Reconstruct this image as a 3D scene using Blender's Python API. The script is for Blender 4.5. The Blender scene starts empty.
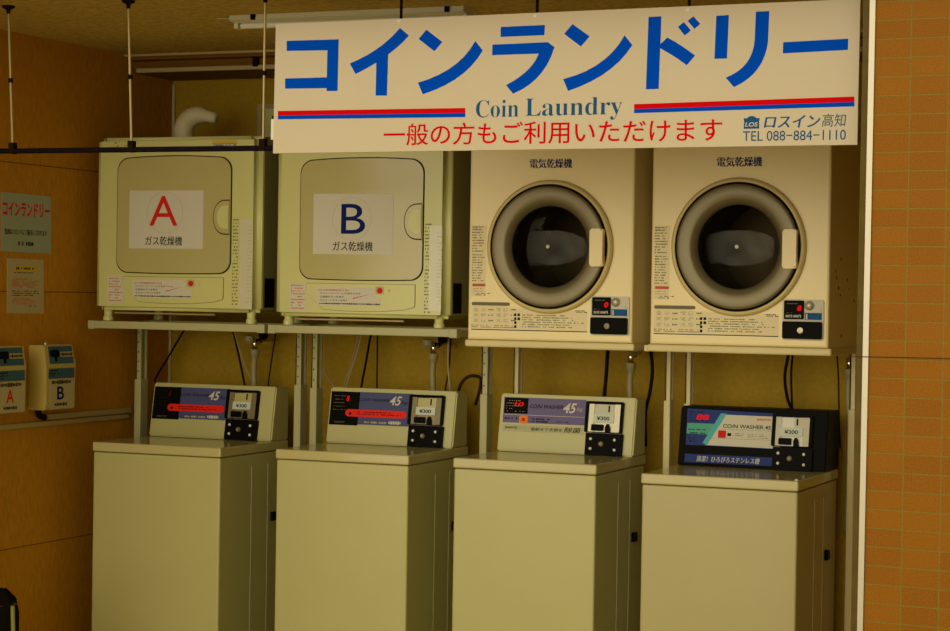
import bpy, bmesh, math, random
from mathutils import Vector, Matrix
S = bpy.context.scene
COL = S.collection
V3 = Vector
# ------------------------------------------------------------------ camera
F, YAW, PIT, ROL = 2090.63, .3970, -.0109, .0163
CAM = V3((4.2222, -6.5032, 1.5675))
def ray(px, py):
    u, v = px - 475, py - 315.5
    c, s = math.cos(ROL), math.sin(ROL); u, v = c*u + s*v, -s*u + c*v
    x, y, z = u/F, 1., -v/F
    c, s = math.cos(PIT), math.sin(PIT); y, z = c*y - s*z, s*y + c*z
    c, s = math.cos(YAW), math.sin(YAW); x, y = c*x - s*y, s*x + c*y
    return V3((x, y, z))
def at(px, py, ax, val):
    r = ray(px, py); i = 'xyz'.index(ax)
    return CAM + r*((val - CAM[i])/r[i])
cd = bpy.data.cameras.new('camera'); cam = bpy.data.objects.new('camera', cd); COL.objects.link(cam)
f0 = ray(475, 315.5); R = (ray(475+F, 315.5) - f0).normalized(); U = (f0 - ray(475, 315.5+F)).normalized(); B = -f0.normalized()
cam.matrix_world = Matrix(((R.x, U.x, B.x, CAM.x), (R.y, U.y, B.y, CAM.y), (R.z, U.z, B.z, CAM.z), (0, 0, 0, 1)))
cd.sensor_width = 36; cd.lens = F/950*36; cd.clip_end = 100
S.camera = cam
# ------------------------------------------------------------------ materials
MATTE = {'blue_vinyl','red_vinyl','navy_print','black_print','grey_print','red_print','steel_blue_print','white_paper','dark_gap','wall_groove','poster_paper','notice_paper','rail_black','dark_bracket','black_rubber','ceiling_board','red_led','unlit_led','white_sheet','yellow_print','sign_board','black_cord','brown_cord','black_bag','timer_blue'}
def mat(name, col, rough=.5, metal=0., bump=0., bscale=60., var=0., vscale=8., spec=.5, coat=0., stretch=None, emit=0.):
    m = bpy.data.materials.new(name); m.use_nodes = True; nt = m.node_tree; n = nt.nodes; b = n['Principled BSDF']
    b.inputs['Base Color'].default_value = (*col, 1); b.inputs['Roughness'].default_value = rough
    b.inputs['Metallic'].default_value = metal; b.inputs['Specular IOR Level'].default_value = 0. if name in MATTE else spec
    b.inputs['Coat Weight'].default_value = coat; b.inputs['Coat Roughness'].default_value = .08
    if emit: b.inputs['Emission Color'].default_value = (*col, 1); b.inputs['Emission Strength'].default_value = emit
    tc = n.new('ShaderNodeTexCoord')
    def noise(sc, det=4):
        t = n.new('ShaderNodeTexNoise'); t.inputs['Scale'].default_value = sc; t.inputs['Detail'].default_value = det
        if stretch:
            mp = n.new('ShaderNodeMapping'); mp.inputs['Scale'].default_value = stretch
            nt.links.new(tc.outputs['Object'], mp.inputs['Vector']); nt.links.new(mp.outputs['Vector'], t.inputs['Vector'])
        else: nt.links.new(tc.outputs['Object'], t.inputs['Vector'])
        return t
    if var:
        t = noise(vscale); r = n.new('ShaderNodeValToRGB'); e = r.color_ramp.elements
        e[0].position = .3; e[1].position = .7
        e[0].color = (*[c*(1-var) for c in col], 1); e[1].color = (*[min(1, c*(1+var)) for c in col], 1)
        nt.links.new(t.outputs['Fac'], r.inputs['Fac']); nt.links.new(r.outputs['Color'], b.inputs['Base Color'])
    if bump:
        t = noise(bscale, 3); bp = n.new('ShaderNodeBump'); bp.inputs['Strength'].default_value = bump; bp.inputs['Distance'].default_value = .003
        nt.links.new(t.outputs['Fac'], bp.inputs['Height']); nt.links.new(bp.outputs['Normal'], b.inputs['Normal'])
    return m
M = {}
M['enamel'] = mat('cream_enamel', (.50, .475, .195), .34, var=.02, vscale=5)
M['enamelw'] = mat('warm_cream_enamel', (.475, .415, .175), .34, var=.02, vscale=5)
M['dsheet'] = mat('dryer_print_sheet', (.74, .635, .35), .5)
M['strip'] = mat('strip_film_reflection', (.62, .60, .40), .15)  # pale green-white of a reflection painted into the film colour
M['wirebrown'] = mat('rusty_wire', (.10, .03, .008), .6, spec=.05)
M['bronze'] = mat('tinted_metal', (.25, .20, .095), .4, .4)
M['tagw'] = mat('price_tag_white', (.56, .62, .50), .5)
M['surround'] = mat('aged_cream_plastic', (.60, .485, .185), .4)
M['gasside_shade'] = mat('side_shade_paint', (.26, .235, .09), .5)  # darker colour that paints shade onto the gas dryer sides
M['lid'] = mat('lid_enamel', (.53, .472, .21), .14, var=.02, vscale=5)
M['dryer'] = mat('dryer_enamel', (.84, .70, .335), .34, var=.02, vscale=5)
M['gas'] = mat('gas_dryer_enamel', (.60, .595, .225), .3, var=.02, vscale=5)
M['gasdoor'] = mat('gas_dryer_door', (.48, .43, .17), .16, var=.02, vscale=5)
M['stand'] = mat('stand_paint', (.42, .40, .19), .45, var=.03)
M['standc'] = mat('stand_paint_cream', (.66, .56, .26), .45, var=.03)
M['black'] = mat('black_plastic', (.005, .0045, .003), .4, spec=.03)
M['blackmat'] = mat('black_rubber', (.012, .010, .008), .7)
M['gap'] = mat('dark_gap', (.03, .025, .012), .8)
M['white'] = mat('white_paper', (.80, .77, .66), .6)
M['sheet'] = mat('white_sheet', (.62, .59, .46), .3)
M['signw'] = mat('sign_board', (.655, .57, .425), .5, var=.01)
M['blue'] = mat('blue_vinyl', (.001, .075, .60), .5)
M['navy'] = mat('navy_print', (.01, .02, .12), .5)
M['teal'] = mat('steel_blue_print', (.02, .10, .26), .5)
M['red'] = mat('red_vinyl', (.66, .004, .006), .5)
M['ink'] = mat('black_print', (.02, .018, .012), .6)
M['inkgrey'] = mat('grey_print', (.19, .165, .085), .6)
M['redink'] = mat('red_print', (.55, .13, .06), .6)
M['panelblue'] = mat('panel_blue', (.075, .085, .20), .35, spec=.12)
M['panelpurple'] = mat('panel_purple', (.15, .12, .25), .35, spec=.12)
M['indigo'] = mat('panel_indigo', (.03, .05, .20), .45, spec=.05)
M['cyan'] = mat('panel_cyan', (.10, .44, .44), .5, spec=.05)
M['green'] = mat('panel_green', (.10, .38, .27), .5, spec=.05)
M['redlabel'] = mat('red_label', (.85, .02, .008), .4, spec=.15)
M['orange'] = mat('orange_button', (.80, .24, .03), .5, spec=.05)
M['redbtn'] = mat('red_button', (.62, .02, .012), .5, spec=.05)
M['led'] = mat('red_led', (.9, .010, .012), .5, emit=.12)
M['leddim'] = mat('unlit_led', (.10, .006, .006), .3)
M['steel'] = mat('brushed_steel', (.50, .46, .33), .4, .5)
M['ringmetal'] = mat('door_ring_metal', (.20, .165, .075), .38, .2)
M['chrome'] = mat('chrome', (.85, .82, .74), .08, 1.)
M['alu'] = mat('aluminium_trim', (.46, .42, .33), .42, .7)
M['rod'] = mat('rod_steel', (.46, .36, .17), .45, .6)
M['barblack'] = mat('rail_black', (.012, .008, .010), .5)
M['bracket'] = mat('dark_bracket', (.018, .009, .005), .5)
M['hose'] = mat('hose_grey_green', (.33, .29, .12), .5)
M['cordb'] = mat('black_cord', (.014, .011, .008), .5)
M['cordw'] = mat('beige_cord', (.42, .34, .18), .5)
M['cordr'] = mat('brown_cord', (.05, .022, .012), .5)
M['flue'] = mat('flue_plastic', (.66, .60, .34), .5)
M['timer'] = mat('timer_box', (.52, .40, .11), .45, var=.03)
M['tblue'] = mat('timer_blue', (.06, .12, .17), .5)
M['posterg'] = mat('poster_paper', (.36, .41, .31), .6)
M['posterc'] = mat('notice_paper', (.50, .42, .24), .6)
M['yellow'] = mat('yellow_print', (.62, .44, .05), .6)
M['brown'] = mat('brown_frame', (.12, .085, .025), .6, var=.15, vscale=20, spec=.05)
M['soffit'] = mat('soffit_brown', (.20, .095, .010), .7, spec=.1)
M['trimlight'] = mat('soffit_edge', (.50, .42, .18), .5)
M['tubeg'] = mat('fluorescent_tube', (.75, .74, .62), .25)
M['fixture'] = mat('fixture_enamel', (.60, .58, .38), .3)
M['wallL'] = mat('wallboard_brown', (.50, .225, .012), .6, bump=.6, bscale=120, var=.14, vscale=70, stretch=(1, 1, .35), spec=.1)
M['wallB'] = mat('wallpaper_back', (.42, .265, .014), .6, bump=.8, bscale=75, var=.10, vscale=60, spec=.15)
M['groove'] = mat('wall_groove', (.16, .08, .012), .8)
M['ceil'] = mat('ceiling_board', (.52, .38, .11), .8, bump=.3, bscale=90, var=.22, vscale=55)
M['floor'] = mat('floor_vinyl', (.58, .49, .32), .6, var=.1, vscale=6)
M['bag'] = mat('black_bag', (.012, .009, .008), .45, bump=.6, bscale=25)
M['bagr'] = mat('dark_red_edge', (.06, .012, .01), .6)
M['bagg'] = mat('yellow_green_strap', (.26, .26, .05), .5)
M['drum'] = mat('drum_steel', (.09, .075, .05), .32, .8)
M['duct'] = mat('cable_duct', (.42, .33, .13), .5)
def glass_mat():
    m = bpy.data.materials.new('door_glass'); m.use_nodes = True; nt = m.node_tree; n = nt.nodes; n.clear()
    o = n.new('ShaderNodeOutputMaterial'); mx = n.new('ShaderNodeMixShader'); fr = n.new('ShaderNodeFresnel'); fr.inputs['IOR'].default_value = 1.5
    t = n.new('ShaderNodeBsdfTransparent'); t.inputs['Color'].default_value = (.42, .38, .30, 1)
    g = n.new('ShaderNodeBsdfGlossy'); g.inputs['Roughness'].default_value = .03; g.inputs['Color'].default_value = (.24, .23, .18, 1)
    nt.links.new(fr.outputs[0], mx.inputs[0]); nt.links.new(t.outputs[0], mx.inputs[1]); nt.links.new(g.outputs[0], mx.inputs[2]); nt.links.new(mx.outputs[0], o.inputs[0])
    return m
M['glass'] = glass_mat()
def tile_mat():
    m = bpy.data.materials.new('brown_wall_tile'); m.use_nodes = True; nt = m.node_tree; n = nt.nodes; b = n['Principled BSDF']
    tc = n.new('ShaderNodeTexCoord'); mp = n.new('ShaderNodeMapping'); mp.inputs['Rotation'].default_value = (math.pi/2, 0, 0)
    br = n.new('ShaderNodeTexBrick'); br.offset = 0; br.squash = 1
    br.inputs['Scale'].default_value = 1; br.inputs['Brick Width'].default_value = .0985; br.inputs['Row Height'].default_value = .0487
    br.inputs['Mortar Size'].default_value = .0022; br.inputs['Mortar Smooth'].default_value = .2
    br.inputs['Color1'].default_value = (.42, .165, .008, 1); br.inputs['Color2'].default_value = (.37, .14, .006, 1)
    br.inputs['Mortar'].default_value = (.34, .235, .04, 1); br.inputs['Bias'].default_value = -.1
    nz = n.new('ShaderNodeTexNoise'); nz.inputs['Scale'].default_value = 220; nz.inputs['Detail'].default_value = 2
    mix = n.new('ShaderNodeMix'); mix.data_type = 'RGBA'; mix.blend_type = 'MULTIPLY'; mix.inputs['Factor'].default_value = .5
    L = nt.links.new
    L(tc.outputs['Object'], mp.inputs['Vector']); L(mp.outputs['Vector'], br.inputs['Vector']); L(tc.outputs['Object'], nz.inputs['Vector'])
    L(br.outputs['Color'], mix.inputs['A']); L(nz.outputs['Fac'], mix.inputs['B']); L(mix.outputs['Result'], b.inputs['Base Color'])
    bp = n.new('ShaderNodeBump'); bp.inputs['Strength'].default_value = .6; bp.inputs['Distance'].default_value = .002; bp.invert = True
    L(br.outputs['Fac'], bp.inputs['Height']); L(bp.outputs['Normal'], b.inputs['Normal'])
    b.inputs['Roughness'].default_value = .5; b.inputs['Specular IOR Level'].default_value = .1
    return m
M['tile'] = tile_mat()
# ------------------------------------------------------------------ object helpers
def rootloc(o):
    v = V3((0, 0, 0))
    while o is not None: v += o.location; o = o.parent
    return v
def obj(name, bm, m, parent=None, smooth=False, label=None):
    bmesh.ops.recalc_face_normals(bm, faces=bm.faces)
    if parent is not None: bmesh.ops.translate(bm, verts=bm.verts, vec=-rootloc(parent))
    me = bpy.data.meshes.new(name); bm.to_mesh(me); bm.free()
    me.materials.append(M[m] if isinstance(m, str) else m)
    if smooth:
        for p in me.polygons: p.use_smooth = True
    o = bpy.data.objects.new(name, me); COL.objects.link(o); o.parent = parent
    if label: o['label'] = label
    return o
def tag(o, label, cat, group=None):
    o['label'] = label; o['category'] = cat
    if group: o['group'] = group
    return o
def thing(name, label, cat, loc, group=None):
    o = bpy.data.objects.new(name, None); COL.objects.link(o); o.location = loc; o.empty_display_size = .05
    return tag(o, label, cat, group)
def struct(name, bm, m, parent=None, **k):
    o = obj(name, bm, m, parent, **k)
    if parent is None: o['kind'] = 'structure'
    return o
def box(bm, x0, x1, y0, y1, z0, z1, bev=0., seg=2):
    r = bmesh.ops.create_cube(bm, size=1.)
    vs = r['verts']
    for v in vs: v.co = V3((x0 if v.co.x < 0 else x1, y0 if v.co.y < 0 else y1, z0 if v.co.z < 0 else z1))
    if bev:
        es = list({e for v in vs for e in v.link_edges})
        bmesh.ops.bevel(bm, geom=es, offset=bev, segments=seg, affect='EDGES', profile=.5)
    return bm
def Bx(*a, **k): return box(bmesh.new(), *a, **k)
def add_prism(bm, pts, vec):
    """closed polygon (3D points) extruded along vec"""
    a = [bm.verts.new(p) for p in pts]; b = [bm.verts.new(V3(p) + V3(vec)) for p in pts]
    n = len(a); bm.faces.new(a); bm.faces.new(b[::-1])
    for i in range(n): bm.faces.new((a[i], b[i], b[(i+1) % n], a[(i+1) % n]))
    return bm
def add_tube(bm, pts, r, seg=10, cap=True):
    pts = [V3(p) for p in pts]; rings = []
    for i, p in enumerate(pts):
        t = (pts[min(i+1, len(pts)-1)] - pts[max(i-1, 0)]).normalized()
        a = t.cross(V3((0, 1, .01)) if abs(t.y) < .9 else V3((1, 0, 0))).normalized(); b = t.cross(a).normalized()
        rr = r[i] if isinstance(r, (list, tuple)) else r
        rings.append([bm.verts.new(p + (a*math.cos(2*math.pi*k/seg) + b*math.sin(2*math.pi*k/seg))*rr) for k in range(seg)])
    for i in range(len(rings)-1):
        for k in range(seg): bm.faces.new((rings[i][k], rings[i][(k+1) % seg], rings[i+1][(k+1) % seg], rings[i+1][k]))
    if cap: bm.faces.new(rings[0]); bm.faces.new(rings[-1][::-1])
    return bm
def spline(pts, n=8):
    pts = [V3(p) for p in pts]
    if len(pts) < 3: return [pts[0].lerp(pts[-1], i/n) for i in range(n+1)]
    P = [2*pts[0]-pts[1]] + pts + [2*pts[-1]-pts[-2]]; out = []
    for i in range(1, len(P)-2):
        a, b, c, d = P[i-1:i+3]
        for k in range(n):
            t = k/n
            out.append(.5*((2*b) + (c-a)*t + (2*a-5*b+4*c-d)*t*t + (3*b-a-3*c+d)*t**3))
    return out + [pts[-1]]
def add_lathe(bm, c, ax, prof, seg=64, close=False):
    """prof = [(radius, offset along axis ax)]"""
    ax = V3(ax).normalized(); a = ax.cross(V3((0, 0, 1)) if abs(ax.z) < .9 else V3((1, 0, 0))).normalized(); b = ax.cross(a)
    rings = []
    for r, h in prof:
        p = V3(c) + ax*h
        if r < 1e-6: rings.append([bm.verts.new(p)])
        else: rings.append([bm.verts.new(p + (a*math.cos(2*math.pi*k/seg) + b*math.sin(2*math.pi*k/seg))*r) for k in range(seg)])
    if close: rings.append(rings[0])
    for i in range(len(rings)-1):
        A, Bq = rings[i], rings[i+1]
        for k in range(seg):
            k2 = (k+1) % seg
            if len(A) == 1 and len(Bq) == 1: continue
            if len(A) == 1: bm.faces.new((A[0], Bq[k], Bq[k2]))
            elif len(Bq) == 1: bm.faces.new((A[k], A[k2], Bq[0]))
            else: bm.faces.new((A[k], A[k2], Bq[k2], Bq[k]))
    return bm
class Plane:
    def __init__(s, o, u, v):
        s.o = V3(o); s.u = V3(u).normalized(); s.v = V3(v).normalized(); s.n = s.u.cross(s.v).normalized()
    def p(s, u, v, d=0.): return s.o + s.u*u + s.v*v + s.n*d
    def px(s, x, y):
        r = ray(x, y); t = (s.o - CAM).dot(s.n)/r.dot(s.n); q = CAM + r*t - s.o
        return (q.dot(s.u), q.dot(s.v))
    def rect(s, tl, br):
        a = s.px(*tl); b = s.px(*br); return (a[0], b[1], b[0], a[1])
def front(y): return Plane((0, y, 0), (1, 0, 0), (0, 0, 1))
def side(x): return Plane((x, 0, 0), (0, 1, 0), (0, 0, 1))
def rpoly(u0, v0, u1, v1, r=0., n=5):
    if r <= 0: return [(u0, v0), (u1, v0), (u1, v1), (u0, v1)]
    out = []
    for cx, cy, a in ((u1-r, v0+r, -90), (u1-r, v1-r, 0), (u0+r, v1-r, 90), (u0+r, v0+r, 180)):
        for k in range(n+1):
            t = math.radians(a + 90*k/n); out.append((cx + r*math.cos(t), cy + r*math.sin(t)))
    return out
def circ(u, v, r, n=24): return [(u + r*math.cos(2*math.pi*k/n), v + r*math.sin(2*math.pi*k/n)) for k in range(n)]
def add_slab(bm, pl, poly, d0=0., d1=.0006):
    return add_prism(bm, [pl.p(u, v, d0) for u, v in poly], pl.n*(d1-d0))
def slab(name, pl, poly, m, parent, d0=0., d1=.0006, label=None):
    return obj(name, add_slab(bmesh.new(), pl, poly, d0, d1), m, parent, label=label)
def ring_slab(bm, pl, outer, inner, d0, d1):
    n = len(outer); assert n == len(inner)
    L = [[bm.verts.new(pl.p(u, v, d)) for u, v in poly] for poly, d in ((outer, d0), (outer, d1), (inner, d1), (inner, d0))]
    for a in range(4):
        for k in range(n): bm.faces.new((L[a][k], L[a][(k+1) % n], L[(a+1) % 4][(k+1) % n], L[(a+1) % 4][k]))
    return bm
def add_text(bm, s, pl, rc, d=.0006, off=0., shear=0., th=.0003, bold=0.):
    """lettering s fitted into the rectangle rc=(u0,v0,u1,v1) of a plane"""
    cu = bpy.data.curves.new('t', 'FONT'); cu.body = s; cu.size = 1; cjk = any(ord(ch_) > 0x2e80 for ch_ in s) and len(s) < 30 and (rc[3]-rc[1]) < .045; bold = bold or (off*.9 if cjk else 0); cu.offset = 0 if cjk else off; cu.shear = shear; cu.resolution_u = 4
    o = bpy.data.objects.new('t', cu); COL.objects.link(o)
    me = bpy.data.meshes.new_from_object(o, depsgraph=bpy.context.evaluated_depsgraph_get())
    bpy.data.objects.remove(o); bpy.data.curves.remove(cu)
    xs = [v.co.x for v in me.vertices]; ys = [v.co.y for v in me.vertices]
    x0, x1, y0, y1 = min(xs), max(xs), min(ys), max(ys); u0, v0, u1, v1 = rc
    t = bmesh.new(); t.from_mesh(me); bpy.data.meshes.remove(me)
    if off >= .008 and any(ord(ch_) > 0x2e80 for ch_ in s) and (v1-v0) < .035 and s != '一般の方もご利用いただけます': off = 0.
    nf = []
    for sh_ in ((0,) if not bold else (-bold*(v1-v0), bold*(v1-v0))):
      vs = [bm.verts.new(pl.p(sh_ + u0 + (v.co.x-x0)/(x1-x0)*(u1-u0), v0 + (v.co.y-y0)/(y1-y0)*(v1-v0), d + (2e-5 if sh_ > 0 else 0))) for v in t.verts]
      t.verts.index_update()
      for f in t.faces:
        try: nf.append(bm.faces.new([vs[v.index] for v in f.verts]))
        except ValueError: pass
    t.free()
    ext = bmesh.ops.extrude_face_region(bm, geom=nf)
    for g in ext['geom']:
        if isinstance(g, bmesh.types.BMVert): g.co += pl.n*th
    return bm
def text(name, s, pl, rc, m, parent, **k): return obj(name, add_text(bmesh.new(), s, pl, rc, **k), m, parent)
def add_fine(bm, pl, rc, rows, seed=1, d=.0006, fill=.8, h=.5, cw=None, ragged=True):
    """small print too small to read: rows of broken dashes"""
    rnd = random.Random(seed); u0, v0, u1, v1 = rc; rh = (v1-v0)/rows; cw = cw or rh*.8
    for r in range(rows):
        y = v1 - (r+.5)*rh; end = u1 - (rnd.random()*.3*(u1-u0) if ragged else 0); u = u0
        while u < end - cw*.3:
            w = cw*(.35 + .5*rnd.random())
            if rnd.random() < fill:
                hh = rh*h*(.55 + .45*rnd.random())
                add_slab(bm, pl, [(u, y-hh/2), (min(u+w, end), y-hh/2), (min(u+w, end), y+hh/2), (u, y+hh/2)], d, d+.0002)
            u += w + cw*.18
    return bm
def fine(name, pl, rc, rows, m, parent, **k): return obj(name, add_fine(bmesh.new(), pl, rc, rows, **k), m, parent)

# ------------------------------------------------------------------ the setting
XL, YB, ZC = -.143, .75, 2.46
struct('floor', Bx(-3, 9, -10, .9, -.05, 0), 'floor')
struct('wall_left', Bx(XL-.12, XL, -2.4, YB+.1, 0, 2.75), 'wallL')  # front stretch, out of view, is lengthened to shade the first washer
wb = struct('wall_back', Bx(XL, 3.3, YB, YB+.1, 0, 2.75), 'wallB')
g = bmesh.new()
for z in (.634, 1.545, 2.0): box(g, XL-.001, XL+.0004, -2.4, YB, z-.0018, z+.0018)
struct('trim_1', g, 'groove')
struct('trim_2', Bx(XL, XL+.012, YB-.012, YB, 0, 2.38, bev=.003), 'trimlight')      # corner bead
struct('ceiling', Bx(XL-.12, 6, -1.35, .395, ZC, ZC+.08), 'ceil')
struct('trim_3', Bx(XL, 3.09, .40, YB, 2.44, 2.75), 'soffit')                          # dark boxing behind the ceiling edge
struct('trim_4', Bx(XL, 3.09, .385, .397, 2.452, 2.462), 'trimlight')
bb = struct('trim_5', Bx(XL+.0, 3.09, .45, YB, 2.395, 2.44, bev=.003), 'soffit')
struct('trim_6', Bx(XL+.02, 3.09, .437, .452, 2.395, 2.412, bev=.003), 'trimlight')
struct('wall_right', Bx(3.09, 3.3, -1.04, YB+.1, 0, 2.75), 'wallB')
YT = -1.1
tw = struct('wall_front', Bx(-.03, 2.0, 0, .06, 0, 3.0), 'tile'); tw.location = (3.066, YT, 0); tw.rotation_euler = (0, 0, math.radians(-5))
j = Plane((0, YT-.012, 0), (1, 0, 0), (0, 0, 1))
def vtrim(name, pt, pb, w, y0, y1, m):
    a, b = at(*pt, 'y', y0), at(*pb, 'y', y0)
    dx = (b.x-a.x)/(b.z-a.z); xa = a.x + dx*(2.6-a.z); xb = a.x + dx*(0-a.z)
    bm = bmesh.new(); add_prism(bm, [(xb, y0, 0), (xb+w, y0, 0), (xa+w, y0, 2.6), (xa, y0, 2.6)], (0, y1-y0, 0))
    return struct(name, bm, m)
vtrim('trim_7', (868.6, 60), (857.6, 600), .0150, YT-.008, YT+.05, 'alu')
vtrim('trim_8', (862.4, 60), (851.4, 600), .0175, YT+.0, YT+.05, 'brown')
# ------------------------------------------------------------------ helper for coin boxes on the washer consoles
def coin_box(con, pl, z0, L, silver='steel', plate='white'):
    """L(x, y): photo position on the reference console, shifted to this one, in plane coordinates"""
    R_ = lambda a, b: (lambda p, q: (p[0], q[1], q[0], p[1]))(L(*a), L(*b))
    o = R_((587.4, 401.3), (622.6, 434.0)); i = R_((590.4, 404.0), (619.9, 433.2))
    bm = ring_slab(bmesh.new(), pl, rpoly(*o, .006), rpoly(*i, .003), 0, .012)
    lo = R_((587.0, 433.2), (622.3, 455.5))
    q = [pl.p(lo[0], lo[3], .013), pl.p(lo[0], lo[3], -.002), V3((pl.p(lo[0], 0).x, pl.o.y+.004, z0+.002)), V3((pl.p(lo[0], 0).x, pl.o.y-.012, z0+.002))]
    add_prism(bm, q, (lo[2]-lo[0], 0, 0))
    cb = obj('coin_box', bm, 'black', con)
    return cb, o, i, lo
# ------------------------------------------------------------------ washing machines
def washer(x0, z, kind, label, led=True, w=.515, d=.525):
    t = thing('coin_washing_machine', label, 'washing machine', (x0+.2575, .27, 0), 'coin washing machines along the back wall')
    zb = z - .034
    bm = bmesh.new()
    box(bm, x0+.003, x0+w-.003, .004, d-.01, .05, zb-.0025, bev=.007, seg=3)
    for yy in (.235, .36): box(bm, x0+w-.006, x0+w-.0018, yy, yy+.016, .12, z-.08, bev=.0012)
    body = obj('body', bm, 'enamelw' if kind == 3 else 'enamel', t)
    obj('handle', Bx(x0+w-.006, x0+w+.010, .385, .42, z-.295, z-.262, bev=.004), 'black', t)
    obj('plinth', Bx(x0+.02, x0+w-.02, .02, d-.03, .02, .055), 'gap', t)
    for fx in (x0+.06, x0+w-.06):
        for fy in (.07, d-.08):
            obj('foot', add_lathe(bmesh.new(), (fx, fy, 0), (0, 0, 1), [(0, 0), (.02, 0), (.02, .015), (.012, .05), (0, .05)], 16), 'blackmat', t)
    lid = obj('lid', Bx(x0, x0+w, 0, d, zb, z, bev=.006, seg=3), 'lid', t)
    obj('lid_seam', Bx(x0+.02, x0+w-.02, .362, .366, z-.001, z+.0006), 'gap', lid)
    # console
    a, b = x0+.006, x0+w-.001
    yf, yt, yk, h = .378, .415, .515 if d < .55 else .57, .203
    prof = [(yf, z+.0005), (yt, z+h), (yk, z+h-.003), (yk, z+.0005)]
    bm = bmesh.new(); add_prism(bm, [(a, y, zz) for y, zz in prof], (b-a, 0, 0))
    bmesh.ops.bevel(bm, geom=list(bm.edges), offset=.005, segments=2, affect='EDGES')
    con = obj('console', bm, 'black' if kind == 3 else 'enamel', t)
    pl = Plane((a, yf, z), (1, 0, 0), (0, yt-yf, h))
    ref = Plane((1.423+.006, yf, 1.007), (1, 0, 0), (0, yt-yf, h))
    L = lambda x, y: ref.px(x, y)                     # photo position on the third machine -> local
    R3 = lambda a_, b_: ref.rect(a_, b_)
    if kind == 1:
        P = Plane((-.013+.006, yf, 1.0), (1, 0, 0), (0, yt-yf, h))
        R1 = lambda a_, b_: P.rect(a_, b_)
        slab('display_window', pl, rpoly(*R1((155.4, 386.3), (178.3, 419.6))), 'black', con, 0, .001)
        slab('graphic_panel', pl, rpoly(*R1((178.4, 387.0), (227.6, 420.6))), 'panelblue', con, 0, .0008)
        rc = R1((168.0, 403.6), (223.8, 413.0)); slab('red_label', pl, rpoly(*rc, (rc[3]-rc[1])*.49, 8), 'redlabel', con, .0008, .0016, )
        bm = bmesh.new(); c = P.px(172, 407.9); add_slab(bm, pl, circ(*c, .0055), .0016, .0019); obj('round_mark', bm, 'ink', con)
        bm = bmesh.new(); add_fine(bm, pl, R1((178.5, 405.4), (220, 411.2)), 2, seed=int(x0*100)+3, d=.0016, h=.55, cw=.006); obj('label_print', bm, 'ink', con)
        text('lettering', 'CO/N WASHER', pl, R1((180.8, 393.0), (208.6, 397.0)), 'ink', con, d=.0009, off=.01, shear=.25)
        bm = bmesh.new(); add_text(bm, '45', pl, R1((209.5, 391.2), (219.6, 400.4)), d=.0009, off=.012, shear=.3); obj('numeral', bm, 'sheet', con)
        text('lettering', 'kg', pl, R1((219.9, 395.5), (226.2, 399.9)), 'ink', con, d=.0009, shear=.25)
        fine('small_print', pl, R1((185, 415.2), (205, 418.3)), 1, 'posterc', con, seed=7, d=.0009, h=.9, cw=.008, ragged=False)
        fine('small_print', pl, R1((207.5, 414.8), (219, 419.4)), 1, 'sheet', con, seed=9, d=.0009, h=.9, cw=.010, ragged=False)
        text('maker_lettering', 'SANYO', pl, R1((157.0, 415.0), (166.4, 417.0)), 'inkgrey', con, d=.0011)
        c = P.px(170.3, 393.4); e = .008
        text('led_digit', '8', pl, (c[0]-e*.75, c[1]-e*1.3, c[0]+e*.75, c[1]+e*1.3), 'led' if led else 'leddim', con, d=.0012, off=.03, shear=.15)
        fine('display_marks', pl, R1((158, 389), (167.5, 406)), 5, 'inkgrey' if led else 'gap', con, seed=4, d=.0011, h=.2, cw=.006)
    if kind == 2:
        slab('graphic_panel', pl, rpoly(*R3((504.6, 396.8), (584.6, 425.6))), 'panelpurple', con, 0, .0008)
        slab('silver_strip', pl, rpoly(*R3((503.0, 423.9), (583.6, 434.4))), 'stand', con, 0, .0009)
        slab('stripe', pl, rpoly(*R3((504.0, 414.3), (584.9, 417.6)))[:2] + [(ref.px(584.9, 416.9)), (ref.px(504.0, 414.0))][0:2], 'sheet', con, .0008, .0010) if False else None
        a0, b0 = ref.px(504.2, 414.2), ref.px(584.8, 416.8)
        slab('stripe', pl, [(a0[0], a0[1]-.0007), (b0[0], a0[1]-.0007), (b0[0], a0[1]+.0007), (a0[0], a0[1]+.0007)], 'sheet', con, .0008, .0011)
        slab('display_window', pl, rpoly(*R3((505.3, 397.4), (527.6, 413.9))), 'black', con, 0, .0012)
        text('led_digits', '10', pl, R3((514.6, 401.9), (523.9, 406.4)), 'led', con, d=.0013, off=.03, shear=.15)
        fine('display_marks', pl, R3((507, 399), (526.5, 413)), 5, 'posterc', con, seed=5, d=.00125, h=.2, cw=.005, fill=.45)
        slab('start_button', pl, rpoly(*R3((519.7, 415.6), (527.9, 423.6)), .005), 'orange', con, .0008, .004)
        slab('button_mark', pl, rpoly(*R3((522.3, 418.0), (525.3, 421.3)), .003), 'redbtn', con, .004, .0045)
        text('lettering', 'CO/N WASHER', pl, R3((530.0, 404.2), (563.0, 409.4)), 'ink', con, d=.0009, off=.015, shear=.25)
        text('numeral', '45', pl, R3((563.8, 402.9), (576.4, 413.6)), 'sheet', con, d=.0009, off=.02, shear=.3)
        text('lettering', 'kg', pl, R3((577, 407.3), (583, 412.2)), 'posterc', con, d=.0009, shear=.25)
        fine('small_print', pl, R3((530.5, 417.6), (555, 423.6)), 2, 'ink', con, seed=11, d=.0009, h=.75, cw=.006)
        fine('small_print', pl, R3((556, 421.0), (571, 423.6)), 1, 'ink', con, seed=12, d=.0009, h=.5, cw=.006)
        fine('small_print', pl, R3((505, 416.2), (518, 420.3)), 1, 'ink', con, seed=13, d=.0009, h=.6, cw=.007)
        text('maker_lettering', 'SANYO', pl, R3((505.3, 426.0), (517.3, 428.8)), 'ink', con, d=.001, off=.03)
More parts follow.
